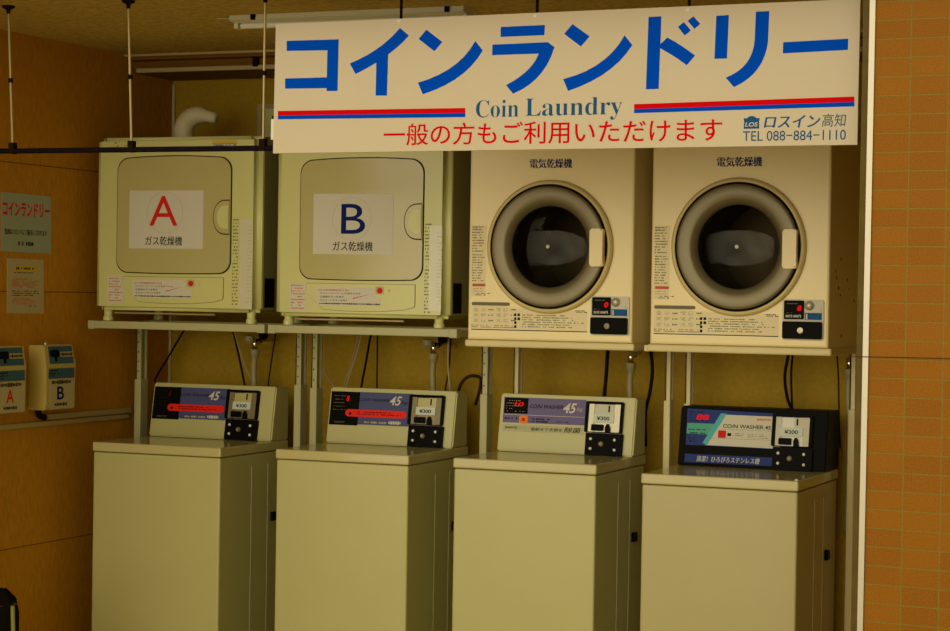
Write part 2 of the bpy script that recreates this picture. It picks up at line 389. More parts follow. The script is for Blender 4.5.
        fine('small_print', pl, R3((519.5, 427.4), (527.5, 428.6)), 1, 'inkgrey', con, seed=14, d=.001, h=.6, cw=.004)
        text('slogan', '電解水で衣類を', pl, R3((531, 427.3), (562.4, 432.0)), 'ink', con, d=.001, off=.01, shear=.2)
        text('slogan', '除菌', pl, R3((564.4, 427.2), (581.0, 433.4)), 'ink', con, d=.001, off=.025, shear=.2)
    if kind == 3:
        P = pl; q = P.px
        slab('graphic_panel', pl, [q(687.7, 408.4), q(775.9, 413.7), q(774.1, 449.2), q(685.7, 444.6)], 'indigo', con, 0, .0008)
        Z = lambda x, y: q(665+x/5.278, 395+y/5.278)
        slab('cream_field', pl, [Z(318, 104), Z(583, 115), Z(575, 283), Z(213, 264)], 'sheet', con, .0008, .0011)
        slab('cyan_stripe', pl, [Z(296, 97), Z(328, 99), Z(222, 264), Z(198, 253)], 'cyan', con, .0008, .0013)
        slab('green_field', pl, [Z(119, 147), Z(270, 153), Z(232, 209), Z(114, 203)], 'green', con, .0008, .0011)
        fine('small_print', pl, (Z(125, 160)[0], Z(0, 197)[1]-.004, Z(235, 0)[0], Z(0, 160)[1]-.004), 2, 'ink', con, seed=21, d=.0012, h=.4, cw=.006)
        fine('small_print', pl, (Z(140, 0)[0], Z(0, 245)[1], Z(185, 0)[0], Z(0, 215)[1]), 2, 'ink', con, seed=22, d=.0012, h=.6, cw=.006)
        text('led_digits', '88', pl, pl.rect((696.5, 414.2), (709.2, 420.2)), 'led', con, d=.0010, off=.03, shear=.15)
        fine('display_marks', pl, pl.rect((690, 410.3), (709, 422.5)), 4, 'ink', con, seed=24, d=.0009, h=.4, cw=.006)
        text('maker_lettering', 'SANYO', pl, pl.rect((757.2, 418.4), (771.3, 421.2)), 'redbtn', con, d=.0012, off=.03)
        text('lettering', 'CO/N WASHER 45', pl, pl.rect((723.3, 424.0), (770.8, 429.8)), 'ink', con, d=.0012, off=.015)
        for y0_, y1_ in ((180, 196), (226, 244)):
            p0, p1 = Z(300 if y0_ < 200 else 240, y0_), Z(576, y1_)
            slab('rule', pl, [(p0[0], p0[1]-.0004), (p1[0], p0[1]-.0004), (p1[0], p0[1]+.0004), (p0[0], p0[1]+.0004)], 'inkgrey', con, .0011, .0013)
        slab('start_button', pl, rpoly(*pl.rect((718.6, 430.4), (725.7, 438.0)), .003), 'redbtn', con, .0008, .004)
        slab('hand_mark', pl, rpoly(*pl.rect((727.6, 433), (731.2, 436.2)), .002), 'ink', con, .0011, .0014)
        fine('small_print', pl, pl.rect((733, 432.5), (745, 437)), 2, 'inkgrey', con, seed=25, d=.0012, h=.45, cw=.005)
        fine('small_print', pl, pl.rect((748, 433.5), (768, 439.5)), 3, 'inkgrey', con, seed=26, d=.0012, h=.45, cw=.005)
        slab('slogan_strip', pl, rpoly(*pl.rect((685.0, 453.6), (772.3, 466.2))), 'indigo', con, 0, .0012)
        text('slogan', '清潔！ひろびろステンレス槽', pl, pl.rect((696.8, 455.6), (759.6, 464.4)), 'sheet', con, d=.0013, off=.02, shear=.12)
        slab('black_ridge', pl, rpoly(*pl.rect((685.3, 447.2), (775.0, 452.6))), 'black', con, 0, .004)
    cb, o, i, lo = coin_box(con, pl, z, L)
    # coin mechanism: sub-parts of the console keep to two levels, so they hang on the machine's coin unit
    unit = obj('coin_mechanism', add_slab(bmesh.new(), pl, rpoly(*i), .0005, .003), ('white' if kind == 3 else 'bronze' if kind == 1 else 'steel'), t)
    for r_ in (R3((590.6, 404), (593.6, 433)), R3((616.2, 404), (619.8, 433))):
        slab('rail', pl, rpoly(*r_), 'sheet' if kind == 3 else 'ringmetal' if kind == 1 else 'steel', unit, .003, .009)
    slab('face_plate', pl, rpoly(*R3((594.6, 405), (606.5, 415))), 'white' if kind == 3 else 'gasdoor' if kind == 1 else 'sheet', unit, .003, .005)
    slab('slot_plate', pl, rpoly(*R3((607.2, 405), (615.6, 415))), 'gasdoor' if kind == 1 else 'sheet', unit, .003, .006)
    slab('coin_slot', pl, rpoly(*R3((609.3, 406), (610.4, 412.5))), 'ink', unit, .006, .0065)
    slab('price_tag', pl, rpoly(*R3((594.4, 414.2), (614.4, 423.2))), 'tagw', unit, .003, .010)
    text('price', '¥300', pl, R3((597.9, 416.6), (610.2, 421.0)), 'ink', unit, d=.0101, off=.02)
    slab('return_cup', pl, rpoly(*R3((592.2, 424.4), (603.6, 431.2)), .003), 'black', unit, .003, .010)
    slab('return_lever', pl, [L(605.8, 433), L(605.8, 428), L(607.5, 424.5), L(609.4, 424.5), L(610.6, 428), L(610.6, 433)], 'black', unit, .003, .012)
    lp = Plane(pl.p(0, 0, 0) + V3((0, -.0125, 0)), (1, 0, 0), (0, .03, lo[3]))
    for sx, sy in ((591.7, 439.2), (615.6, 440.5), (591.3, 448.9), (615.3, 450.5)):
        c = L(sx, sy); obj('rivet', add_lathe(bmesh.new(), pl.p(c[0], c[1], .0130), pl.n, [(0, .004), (.0040, .0035), (.0052, 0)], 12), 'white', unit, smooth=True)
    c = L(602.2, 444.6)
    obj('lock', add_lathe(bmesh.new(), pl.p(*c, .012), pl.n, [(0, .005), (.004, .005), (.0042, .003), (.0085, .0045), (.0095, 0)], 20), 'ringmetal', unit)
    return t
washer(-.013, 1.0, 1, 'cream coin washing machine with blue panel and unlit red digit, nearest the left wall', led=False, w=.536, d=.515)
washer(.743, 1.007, 1, 'cream coin washing machine with blue panel and glowing red digit, below gas dryer B')
washer(1.423, 1.007, 2, 'cream coin washing machine with purple panel and orange start button')
w4 = washer(2.092, .987, 3, 'cream coin washing machine with black console, beside the tiled pillar', w=.524, d=.56)
cap = obj('screw_cap', add_lathe(bmesh.new(), V3((2.097+.508, .018, .9862)), (0, 0, 1), [(0, .006), (.005, .005), (.007, 0)], 14), 'white', w4, smooth=True)
# ------------------------------------------------------------------ dryer stands
def stand(xa, xb, ys, yf, zt, zb, zj, m, label, tray, pw=.028, tx=None):
    t = thing('dryer_stand', label, 'stand', ((xa+xb)/2, ys, 0), 'steel stands carrying the dryers')
    for x, sgn in ((xa, 1), (xb-pw, -1)):
        bm = bmesh.new(); box(bm, x, x+pw, ys, ys+.055, .02, zj, bev=.003)
        lower = obj('post', bm, m, t)
        bm = bmesh.new(); box(bm, x+.004, x+pw-.002, ys+.004, ys+.012, zj-.02, zb); box(bm, x+.004, x+.008, ys+.004, ys+.05, zj-.02, zb); box(bm, x+.004, x+pw-.002, ys+.042, ys+.05, zj-.02, zb)
        up = obj('inner_post', bm, m, t)
        hb = bmesh.new()
        for k in range(5): add_lathe(hb, (x+pw/2, ys+.0035, zj+.03+k*(zb-zj-.05)/4), (0, -1, 0), [(0, .0004), (.003, .0004), (.003, 0)], 10)
        if not tray: obj('peg_hole', hb, 'gap', up)
        else: hb.free()
        obj('foot_rail', Bx(x, x+pw, ys-.02, YB-.03, 0, .022, bev=.003), m, t)
        obj('side_arm', Bx(x, x+pw, yf+.02, YB-.05, zb, zt-.004), m, t)
    if tray:
        bm = Bx(tx[0], tx[1], yf, ys+.1, zb, zt, bev=.006, seg=3); obj('tray', bm, m, t)
    else:
        obj('front_rail', Bx(xa-.012, xb+.004, yf, yf+.03, zb, zt, bev=.003), m, t)
        obj('rear_rail', Bx(xa, xb, ys+.06, ys+.09, zb, zt, bev=.003), m, t)
        for x in (xa-.017, xb-.022):
            obj('rail_cap', Bx(x, x+.030, yf-.003, yf+.032, zb-.003, zt+.001, bev=.003), m, t)
    obj('cross_brace', Bx(xa, xb, YB-.085, YB-.055, zb, zt-.004), m, t)
    return t
stand(-.087, .631, .40, .10, 1.441, 1.413, 1.215, 'stand', 'grey-green steel stand under gas dryer A', False)
stand(.669, 1.380, .40, .10, 1.441, 1.413, 1.205, 'stand', 'grey-green steel stand under gas dryer B', False)
stand(1.424, 2.022, .528, .092, 1.407, 1.383, 1.20, 'standc', 'cream steel stand under the electric dryer left of the last one', True, .024, (1.420, 2.030))
stand(2.060, 2.668, .565, .092, 1.407, 1.383, 1.19, 'standc', 'cream steel stand under the electric dryer next to the tiled pillar', True, .024, (2.075, 2.692))
# ------------------------------------------------------------------ gas dryers
def gas_dryer(x0, x1, z0, z1, letter, lm, dpx, dpy, zr, label):
    """dpx, dpy: photo offset from dryer A"""
    yf, d, r = .10, .44, .026
    t = thing('gas_dryer', label, 'dryer', ((x0+x1)/2, yf+d/2, 1.441), 'gas dryers on the left stands')
    bm = bmesh.new(); box(bm, x0, x1, yf, yf+d, z0, z1)
    bmesh.ops.bevel(bm, geom=[e for e in bm.edges if abs(e.verts[0].co.z-e.verts[1].co.z) > .1 and e.verts[0].co.y < yf+.01], offset=r, segments=7, affect='EDGES')
    bmesh.ops.bevel(bm, geom=[e for e in bm.edges if abs(e.verts[0].co.z-e.verts[1].co.z) < .01 and max(e.verts[0].co.y, e.verts[1].co.y) < yf+d-.02 or (abs(e.verts[0].co.z-e.verts[1].co.z) < .01 and e.verts[0].co.y != e.verts[1].co.y)], offset=.014, segments=4, affect='EDGES')
    body = obj('body', bm, 'gas', t, smooth=False)
    for p in body.data.polygons: p.use_smooth = p.area < .02
    pl = front(yf)
    A = front(yf-.005); (dx, dz) = (0, 0) if letter == 'A' else ((A.px(314.8, 194.5)[0]-A.px(129.8, 190.6)[0] + A.px(391.9, 254.1)[0]-A.px(202.8, 249.0)[0])/2, (A.px(314.8, 194.5)[1]-A.px(129.8, 190.6)[1] + A.px(391.9, 254.1)[1]-A.px(202.8, 249.0)[1])/2)
    def q(x, y): u, v = A.px(x, y); return (u+dx, v+dz)
    def rc(a, b): p, s = q(*a), q(*b); return (p[0], s[1], s[0], p[1])
    dr = rc((118.2, 159.6), (229.4, 272.8))
    pts = rpoly(*dr, .045, 8)
    cx = (dr[0]+dr[2])/2; hw = (dr[2]-dr[0])/2
    pts = [(u, v + (.010*(1-((u-cx)/hw)**2) if v > (dr[1]+dr[3])/2 else -.004*(1-((u-cx)/hw)**2))) for u, v in sum([[a_, *[(a_[0]+(b_[0]-a_[0])*k_/6, a_[1]+(b_[1]-a_[1])*k_/6) for k_ in range(1, 6)]] for a_, b_ in zip(pts, pts[1:]+pts[:1])], [])]
    big = [(cx + (u-cx)*1.016, (dr[1]+dr[3])/2 + (v-(dr[1]+dr[3])/2)*1.018) for u, v in pts]
    slab('door_seam', pl, big, 'gap', t, 0, .002)
    bm = bmesh.new(); add_slab(bm, pl, pts, .0, .005)
    fe = [e for e in bm.edges if all(abs(v.co.y-(yf-.005)) < 1e-5 for v in e.verts)]
    bmesh.ops.bevel(bm, geom=fe, offset=.002, segments=2, affect='EDGES')
    door = obj('door', bm, 'gasdoor', t)
    h = rc((213.6, 199.5), (229.6, 235.0)); hm = (h[1]+h[3])/2; hh = (h[3]-h[1])/2; hw_ = h[2]-h[0]
    dsh = lambda k: [(h[2]-.001, hm-hh*k)] + [(h[2]-.001-hw_*k*math.cos(math.radians(a_))**.6, hm+hh*k*math.sin(math.radians(a_))) for a_ in range(-80, 81, 10)] + [(h[2]-.001, hm+hh*k)]
    slab('handle_rim', pl, dsh(1.0), 'gap', door, .005, .0056)
    slab('handle', pl, dsh(.93), 'gasdoor', door, .005, .010)
    hi = [(u-.004, v) for u, v in dsh(.66)]; slab('grip', pl, hi, 'gas', door, .010, .0115)
    # paper sign on the door
    sh = slab('paper_sign', pl, rpoly(*rc((129.8, 190.6), (202.8, 249.0))), 'sheet', t,   .0052, .0058, label='white paper sheet with a big letter %s' % letter)
    lr = rc((149.8, 196.0), (177.6, 225.8)) if letter == 'A' else rc((155.4, 200.2), (177.2, 229.0))
    text('letter', letter, pl, lr, lm, sh, d=.0059)
    tx = 0 if letter == 'A' else 2.0
    text('lettering', 'ガス乾燥機', pl, rc((145.4+tx, 236.2), (182.2+tx, 245.6)), 'ink', sh, d=.0059, off=.012)
    c = q(165, 212.6 if letter == 'A' else 214.4); rr = .076
    obj('circle_line', ring_slab(bmesh.new(), pl, circ(*c, rr, 48), circ(*c, rr-.0012, 48), .0058, .0061), 'posterc', sh)
    # control panel below the door
    k = rc((122, 276.5), (222.5, 304.5)); m_ = (k[0]+k[2])/2
    poly = [(k[2], k[3])] + [(k[0]+.005, k[3])] + [(k[0]+(k[2]-k[0])*s_, k[1] + (k[3]-k[1])*(.55*(1-s_*6) if s_ < .167 else 0) + .012*(s_-.5)**2*4) for s_ in (0, .04, .1, .167, .3, .5, .7, .9)] + [(k[2]-.003, k[1]+.018), (k[2], k[1]+.03)]
    cxm, czm = (k[0]+k[2])/2, (k[1]+k[3])/2
    slab('panel_seam', pl, [(cxm+(u-cxm)*1.008, czm+(v-czm)*1.03) for u, v in poly], 'inkgrey', t, 0, .0012)
    cp = slab('control_panel', pl, poly, 'gas', t, 0, .003)
    st = slab('instruction_sticker', pl, [q(132, 279.5), q(183.5, 280.3), q(186, 286), q(185.8, 290), q(191.8, 289.3), q(191.6, 298.8), q(132.2, 297.6)], 'sheet', t, .003, .0036)
    text('heading', '[ガス乾燥機使用方法]', pl, rc((133.6, 282.0), (161.6, 284.4)), 'red', st, d=.0037, off=.012)
    text('line', '①コインタイマーにお金を入れる', pl, rc((135.2, 285.0), (172.8, 287.3)), 'ink', st, d=.0037)
    text('line', '②電源ボタンを押す', pl, rc((135.2, 288.3), (157.4, 290.8)), 'ink', st, d=.0037)
    text('line', '③スタートボタンを押す', pl, rc((135.2, 291.6), (160.6, 294.0)), 'ink', st, d=.0037)
    fine('line', pl, rc((134.6, 294.8), (190.6, 297.8)), 1, 'ink', st, seed=3, d=.0037, h=.7, cw=.009, ragged=False, fill=1)
    a0, b0 = q(165.6, 291.2), q(183.0, 286.6)
    slab('arrow', pl, [(a0[0], a0[1]-.002), (b0[0], b0[1]), (a0[0], a0[1]+.0016)], 'redbtn', st, .0036, .004)
    cc = q(190.6, 283.6); obj('button', add_lathe(bmesh.new(), pl.p(*cc, .003), pl.n, [(0, .004), (.0095, .004), (.010, .002), (.010, 0)], 20), 'redbtn', cp)
    rr4 = rc((186.6, 279.6), (194.2, 287.2)); slab('button_plate', pl, rpoly(*rr4), 'posterc', cp, .003, .0033)
    cc = q(198.6, 283.4); obj('button', add_lathe(bmesh.new(), pl.p(*cc, .003), pl.n, [(0, .003), (.005, .003), (.006, 0)], 16), 'sheet', cp)
    sk = slab('warning_sticker', pl, rpoly(*rc((107.2, 276.0), (122.0, 303.0))), 'sheet', t, 0, .0006)
    fine('print', pl, rc((108.2, 277), (121.4, 302)), 9, 'redink', sk, seed=8, h=.45, d=.0007, cw=.008)
    fine('corner_print', pl, rc((232.4, 218), (236.8, 306)), 26, 'inkgrey', t, seed=18, h=.5, d=.0004, cw=.006, ragged=False)
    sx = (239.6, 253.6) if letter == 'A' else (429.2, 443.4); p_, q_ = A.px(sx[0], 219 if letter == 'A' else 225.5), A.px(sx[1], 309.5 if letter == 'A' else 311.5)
    stp = slab('strip_sticker_sheen', pl, rpoly(p_[0], q_[1], min(q_[0], x1-.024), p_[1]), 'strip', t, 0, .0008)  # clear sticker, its pale tint standing in for the reflection on it
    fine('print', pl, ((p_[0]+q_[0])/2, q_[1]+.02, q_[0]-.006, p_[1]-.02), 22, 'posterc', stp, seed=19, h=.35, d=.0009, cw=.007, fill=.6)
    slab('side_shade_slab', side(x1), rpoly(yf+.034, z0+.016, yf+d-.02, z1-.016), 'gasside_shade', t, 0, .0012)  # thin dark slab added for the shade in the gap between dryers
    slab('side_socket', side(x1), rpoly(yf+.045, z0+.02, yf+.115, z0+.125), 'black', t, 0, .004)
    if letter == 'A':
        ys = slab('caution_sticker', pl, rpoly(*rc((211.8, 143.6), (236.6, 151.4))), 'sheet', t, 0, .0006)
        slab('yellow_band', pl, rpoly(*rc((211.8, 140.6), (236.6, 143.8))), 'yellow', ys, 0, .0006)
        fine('print', pl, rc((213, 144), (236, 151)), 3, 'ink', ys, seed=31, h=.5, d=.0007, cw=.009)
        fine('vent_marks', pl, rc((114, 141.5), (131, 150)), 3, 'inkgrey', t, seed=32, h=.35, d=.0005, cw=.02, fill=.5)
    for fx in (x0+.045, x1-.045):
        for fy in (yf+.035, yf+d-.05):
            obj('foot', add_lathe(bmesh.new(), (fx, fy, 1.4425), (0, 0, 1), [(0, 0), (.019, 0), (.019, .012), (.015, .02), (.017, z0-1.4425+.004), (0, z0-1.4425+.004)], 18), 'gas', t, smooth=False)
    obj('glint_rod', add_tube(bmesh.new(), [(x0+.075, yf+.03, z0-.010), (x0+.50, yf+.03, z0-.010)], .004), 'rod', t)  # bright rod stands in for the glint along the lower edge
    return t
gas_dryer(-.083, .610, 1.482, 2.118, 'A', 'redbtn', 0, 0, 0, 'grey-beige gas dryer with a red letter A on its door')
gas_dryer(.672, 1.350, 1.474, 2.110, 'B', 'navy', 0, 0, 0, 'grey-beige gas dryer with a blue letter B on its door')
# ------------------------------------------------------------------ electric dryers
def electric_dryer(x0, x1, cpx, label, lit, handle_wear):
    yf, d, z0, z1 = .10, .46, 1.4075, 2.10
    t = thing('electric_dryer', label, 'dryer', ((x0+x1)/2, yf+d/2, z0), 'electric dryers on the right stands')
    pl = front(yf); DX0 = 2.0815
    def q(x, y): u, v = pl.px(x, y); return (u - DX0 + x0, v)       # photo position on the right-hand dryer
    def rc(a, b): p, s = q(*a), q(*b); return (p[0], s[1], s[0], p[1])
    C0 = q(738.6, 246.9); cx, cz = C0[0], C0[1] - (0 if lit else .004)
    # cabinet with a round opening
    bm = bmesh.new(); n = 64; rh = .195; b_ = .008
    ang = [2*math.pi*k/n for k in range(n)]
    X0, X1, Z0, Z1 = x0+b_, x1-b_, z0+b_, z1-b_
    def onrect(a):
        c, s = math.cos(a), math.sin(a); ts = []
        if c > 1e-9: ts.append((X1-cx)/c)
        if c < -1e-9: ts.append((X0-cx)/c)
        if s > 1e-9: ts.append((Z1-cz)/s)
        if s < -1e-9: ts.append((Z0-cz)/s)
        k = min(ts); return (cx+c*k, cz+s*k)
    rp = [onrect(a) for a in ang]
    for X, Z in ((X0, Z0), (X1, Z0), (X0, Z1), (X1, Z1)):
        i = min(range(n), key=lambda k: (rp[k][0]-X)**2 + (rp[k][1]-Z)**2); rp[i] = (X, Z)
    inn = [bm.verts.new((cx+rh*math.cos(a), yf, cz+rh*math.sin(a))) for a in ang]
    out = [bm.verts.new((x, yf, z)) for x, z in rp]
    clampx = lambda x: x0 if x <= X0+1e-6 else x1 if x >= X1-1e-6 else x
    clampz = lambda z: z0 if z <= Z0+1e-6 else z1 if z >= Z1-1e-6 else z
    mid = [bm.verts.new((clampx(x) - (clampx(x)-x)*.29, yf+b_*.29, clampz(z) - (clampz(z)-z)*.29)) for x, z in rp]
    o2 = [bm.verts.new((clampx(x), yf+b_, clampz(z))) for x, z in rp]
    o3 = [bm.verts.new((clampx(x), yf+d, clampz(z))) for x, z in rp]
    for a_, c_ in ((inn, out), (out, mid), (mid, o2), (o2, o3)):
        for k in range(n): bm.faces.new((a_[k], a_[(k+1) % n], c_[(k+1) % n], c_[k]))
    bm.faces.new(o3)
    obj('cabinet', bm, 'dryer', t)
    c3 = V3((cx, yf, cz)); N = (0, -1, 0)
    dm = add_lathe(bmesh.new(), c3, N, [(.194, .0), (.20, -.02), (.225, -.05), (.225, -.36), (.16, -.40), (0, -.41)], 64)
    for k in range(3):
        a = math.radians(80+120*k); u = V3((math.cos(a), 0, math.sin(a))); w = V3((-math.sin(a), 0, math.cos(a)))
        add_prism(dm, [c3+u*.224+w*.03+V3((0, .06, 0)), c3+u*.17+V3((0, .06, 0)), c3+u*.224-w*.03+V3((0, .06, 0))], (0, .30, 0))
    drum = obj('drum', dm, 'drum', t, smooth=False)
    ring = obj('door_surround', add_lathe(bmesh.new(), c3, N, [(.226, 0), (.225, .012), (.219, .019), (.213, .020), (.2095, .016), (.2095, 0)], 96, close=True), 'surround', t, smooth=True)
    dd = obj('door', add_lathe(bmesh.new(), c3, N, [(.2045, .004), (.2045, .020), (.200, .027), (.194, .0285), (.160, .0275), (.155, .025), (.150, .021), (.1375, .004), (.1375, -.006), (.20, -.006)], 96, close=True), 'ringmetal', t, smooth=True)
    for p in dd.data.polygons: p.use_smooth = True
    obj('gasket', add_lathe(bmesh.new(), c3, N, [(.2105, .0), (.2105, .018), (.2035, .023), (.2035, 0)], 96, close=True), 'blackmat', dd)
    gb = add_lathe(bmesh.new(), c3, N, [(.1365, .004), (.125, .010), (.10, .016), (.07, .020), (.035, .0225), (0, .0232)], 64)
    obj('door_glass', gb, 'glass', dd, smooth=True)
    obj('centre_dot', add_lathe(bmesh.new(), c3, N, [(.0065, .0225), (.005, .026), (0, .027)], 16), 'white', dd, smooth=True)  # small white dome at the middle of the door glass
    PH = front(yf-.046); hq = lambda x, y: (PH.px(x, y)[0]-DX0+x0, PH.px(x, y)[1]); hr = (hq(786.6, 0)[0], hq(793, 268.6)[1], hq(800.6, 0)[0], hq(793, 229.2)[1])
    bm = add_slab(bmesh.new(), pl, rpoly(*hr, .008), .018, .046); bmesh.ops.bevel(bm, geom=[e for e in bm.edges if all(v.co.y < yf-.04 for v in e.verts)], offset=.005, segments=2, affect='EDGES')
    obj('door_handle', bm, 'dryer', dd)
    # name label
    nl = slab('name_label', pl, rpoly(*rc((711.5, 153.5), (766.5, 169.5))), 'dryer', t, 0, .0008)
    text('lettering', '電気乾燥機', pl, rc((717.4, 157.0), (762.2, 166.4)), 'navy', nl, d=.0009, bold=.035)
    # left information strip
    ip = slab('information_strip', pl, rpoly(*rc((654.6, 225.5), (669.0, 299.5))), 'dsheet', t, 0, .0006)
    fine('print', pl, rc((655.2, 226.2), (668.0, 254)), 10, 'inkgrey', ip, seed=41, d=.0007, h=.5, cw=.006)
    fine('print', pl, rc((655.2, 255), (668.0, 284.6)), 11, 'inkgrey', ip, seed=42, d=.0007, h=.5, cw=.006)
    bm = bmesh.new()
    for ya, yb in ((228.6, 229.6), (241, 242), (290.8, 292), (293.4, 294.4)): add_fine(bm, pl, rc((655.4, ya), (668, yb)), 1, seed=int(ya), d=.0008, h=.8, cw=.007)
    rr = rc((655.0, 286.2), (669.0, 289.2)); add_slab(bm, pl, rpoly(*rr, (rr[3]-rr[1])*.45), .0006, .0009); obj('red_print', bm, 'redink', ip)
    fine('print', pl, rc((658, 295.4), (676, 299)), 2, 'ink', ip, seed=44, d=.0007, h=.6, cw=.008, fill=.55)
    # instruction plate below the door
    it = slab('instruction_plate', pl, [q(654, 304.6), q(690, 305.4), q(692, 311), q(778.6, 314.8), q(778.4, 336.8), q(653.6, 333.6)], 'dsheet', t, 0, .0005)
    bm = bmesh.new(); rr = rc((654.4, 305.2), (695.4, 309.4)); add_slab(bm, pl, rpoly(*rr, (rr[3]-rr[1])*.45), .0005, .0008); obj('heading_bar', bm, 'inkgrey', it)
    bm = bmesh.new(); rnd = random.Random(5)
    for r_ in range(3):
        for c_ in range(2):
            u, v = q(658.6 + c_*24, 313.2 + r_*5.6)
            for s_ in range(2):
                rr_ = .0062; uu = u + s_*.026
                add_fine(bm, pl, (uu-rr_, v-rr_, uu+rr_*2.2, v+rr_), 4, seed=r_*7+c_*3+s_, d=.0006, h=.5, cw=.005, fill=.7)
            add_fine(bm, pl, (u+.047, v-.003, u+.066, v+.004), 1, seed=r_+9, d=.0006, h=.8, cw=.006, ragged=False)
    obj('drum_icons', bm, 'inkgrey', it)
    fine('print', pl, rc((654, 328.2), (702, 333)), 2, 'inkgrey', it, seed=51, d=.0006, h=.5, cw=.007)
    fine('print', pl, rc((708.5, 317.6), (776, 333.6)), 6, 'inkgrey', it, seed=52, d=.0006, h=.5, cw=.008)
    bm = bmesh.new()
    for k in range(4):
        u, v = q(701.2, 318.6+k*4.1); add_slab(bm, pl, rpoly(u-.004, v-.0045, u+.004, v+.0045), .0006, .0009)
        if k < 2: add_slab(bm, pl, rpoly(u+.008, v-.0045, u+.017, v+.0045), .0006, .0009)
    obj('bullet_marks', bm, 'ink', it)
    fine('print', pl, rc((765.5, 313.8), (779.6, 317.2)), 2, 'ink', it, seed=54, d=.0006, h=.7, cw=.007)
    a0, b0 = q(653.8, 333.6), q(778.4, 338.3); bm = bmesh.new()
    add_slab(bm, pl, [(a0[0], a0[1]-.0012), (b0[0], a0[1]-.0012), (b0[0], a0[1]+.0016), (a0[0], a0[1]+.0016)], .0006, .0009)
    obj('rule', bm, 'ink', it)
    # coin unit
    cu = slab('coin_unit', pl, rpoly(*rc((783.0, 299.2), (823.6, 340.6)), .008), 'sheet', t, 0, .006)
    slab('display', pl, rpoly(*rc((784.9, 300.3), (804.4, 319.4)), .003), 'black', cu, .006, .010)
    text('led_digits', '0' if not lit else '8', pl, rc((797.8, 305.4), (802.4, 311.2)), 'led', cu, d=.0102, off=.05, shear=.15)
    fine('display_marks', pl, rc((786.4, 302.6), (801, 304.6)), 1, 'inkgrey', cu, seed=61, d=.0102, h=.6, cw=.006)
    fine('display_marks', pl, rc((786.4, 312.0), (796, 313.6)), 1, 'inkgrey', cu, seed=62, d=.0102, h=.6, cw=.006)
    text('tariff', '30分100円', pl, rc((786.2, 314.4), (801.6, 317.8)), 'white', cu, d=.0102, off=.02)
    kc = q(810.0, 305.6); obj('coin_knob', add_lathe(bmesh.new(), pl.p(*kc, .006), pl.n, [(.0155, 0), (.0150, .006), (.011, .011), (.004, .0135), (0, .014)], 28), 'steel', cu, smooth=True)
    sc = q(820.9, 310.4); obj('screw', add_lathe(bmesh.new(), pl.p(*sc, .006), pl.n, [(.0045, 0), (.004, .002), (0, .003)], 14), 'steel', cu)
    bl = slab('blue_label', pl, rpoly(*rc((805.4, 312.8), (822.2, 320.0))), 'teal', cu, .006, .0068)
    fine('label_print', pl, rc((808.6, 313.8), (821, 319)), 2, 'tblue', cu, seed=63, d=.0069, h=.45, cw=.008)
    slab('label_slot', pl, rpoly(*rc((806.4, 313.8), (807.8, 319.2))), 'sheet', cu, .0068, .0072)
    bm = add_slab(bmesh.new(), pl, rpoly(*rc((783.4, 321.2), (822.6, 339.4)), .006), .006, .016); obj('cash_box', bm, 'black', cu)
    kc = q(801.4, 330.4); obj('lock', add_lathe(bmesh.new(), pl.p(*kc, .016), pl.n, [(.010, 0), (.0095, .004), (.005, .0045), (.0045, .003), (0, .003)], 20), 'steel' if lit else 'ringmetal', cu)
    if lit:
        bm = bmesh.new(); rnd = random.Random(3); sp = side(x1)
        for k in range(9):
            add_slab(bm, sp, circ(yf+.08+rnd.random()*.34, z0+.03+rnd.random()*.26, .003+.004*rnd.random(), 8), 0, .0006)
        obj('rust_spot', bm, 'cordr', t)
    return t
electric_dryer(1.4265, 2.0195, None, 'cream electric dryer with round door and dull dark lock, directly right of gas dryer B', False, 0)
electric_dryer(2.0815, 2.680, None, 'cream electric dryer with round door and bright silver lock, next to the tiled pillar', True, 1)
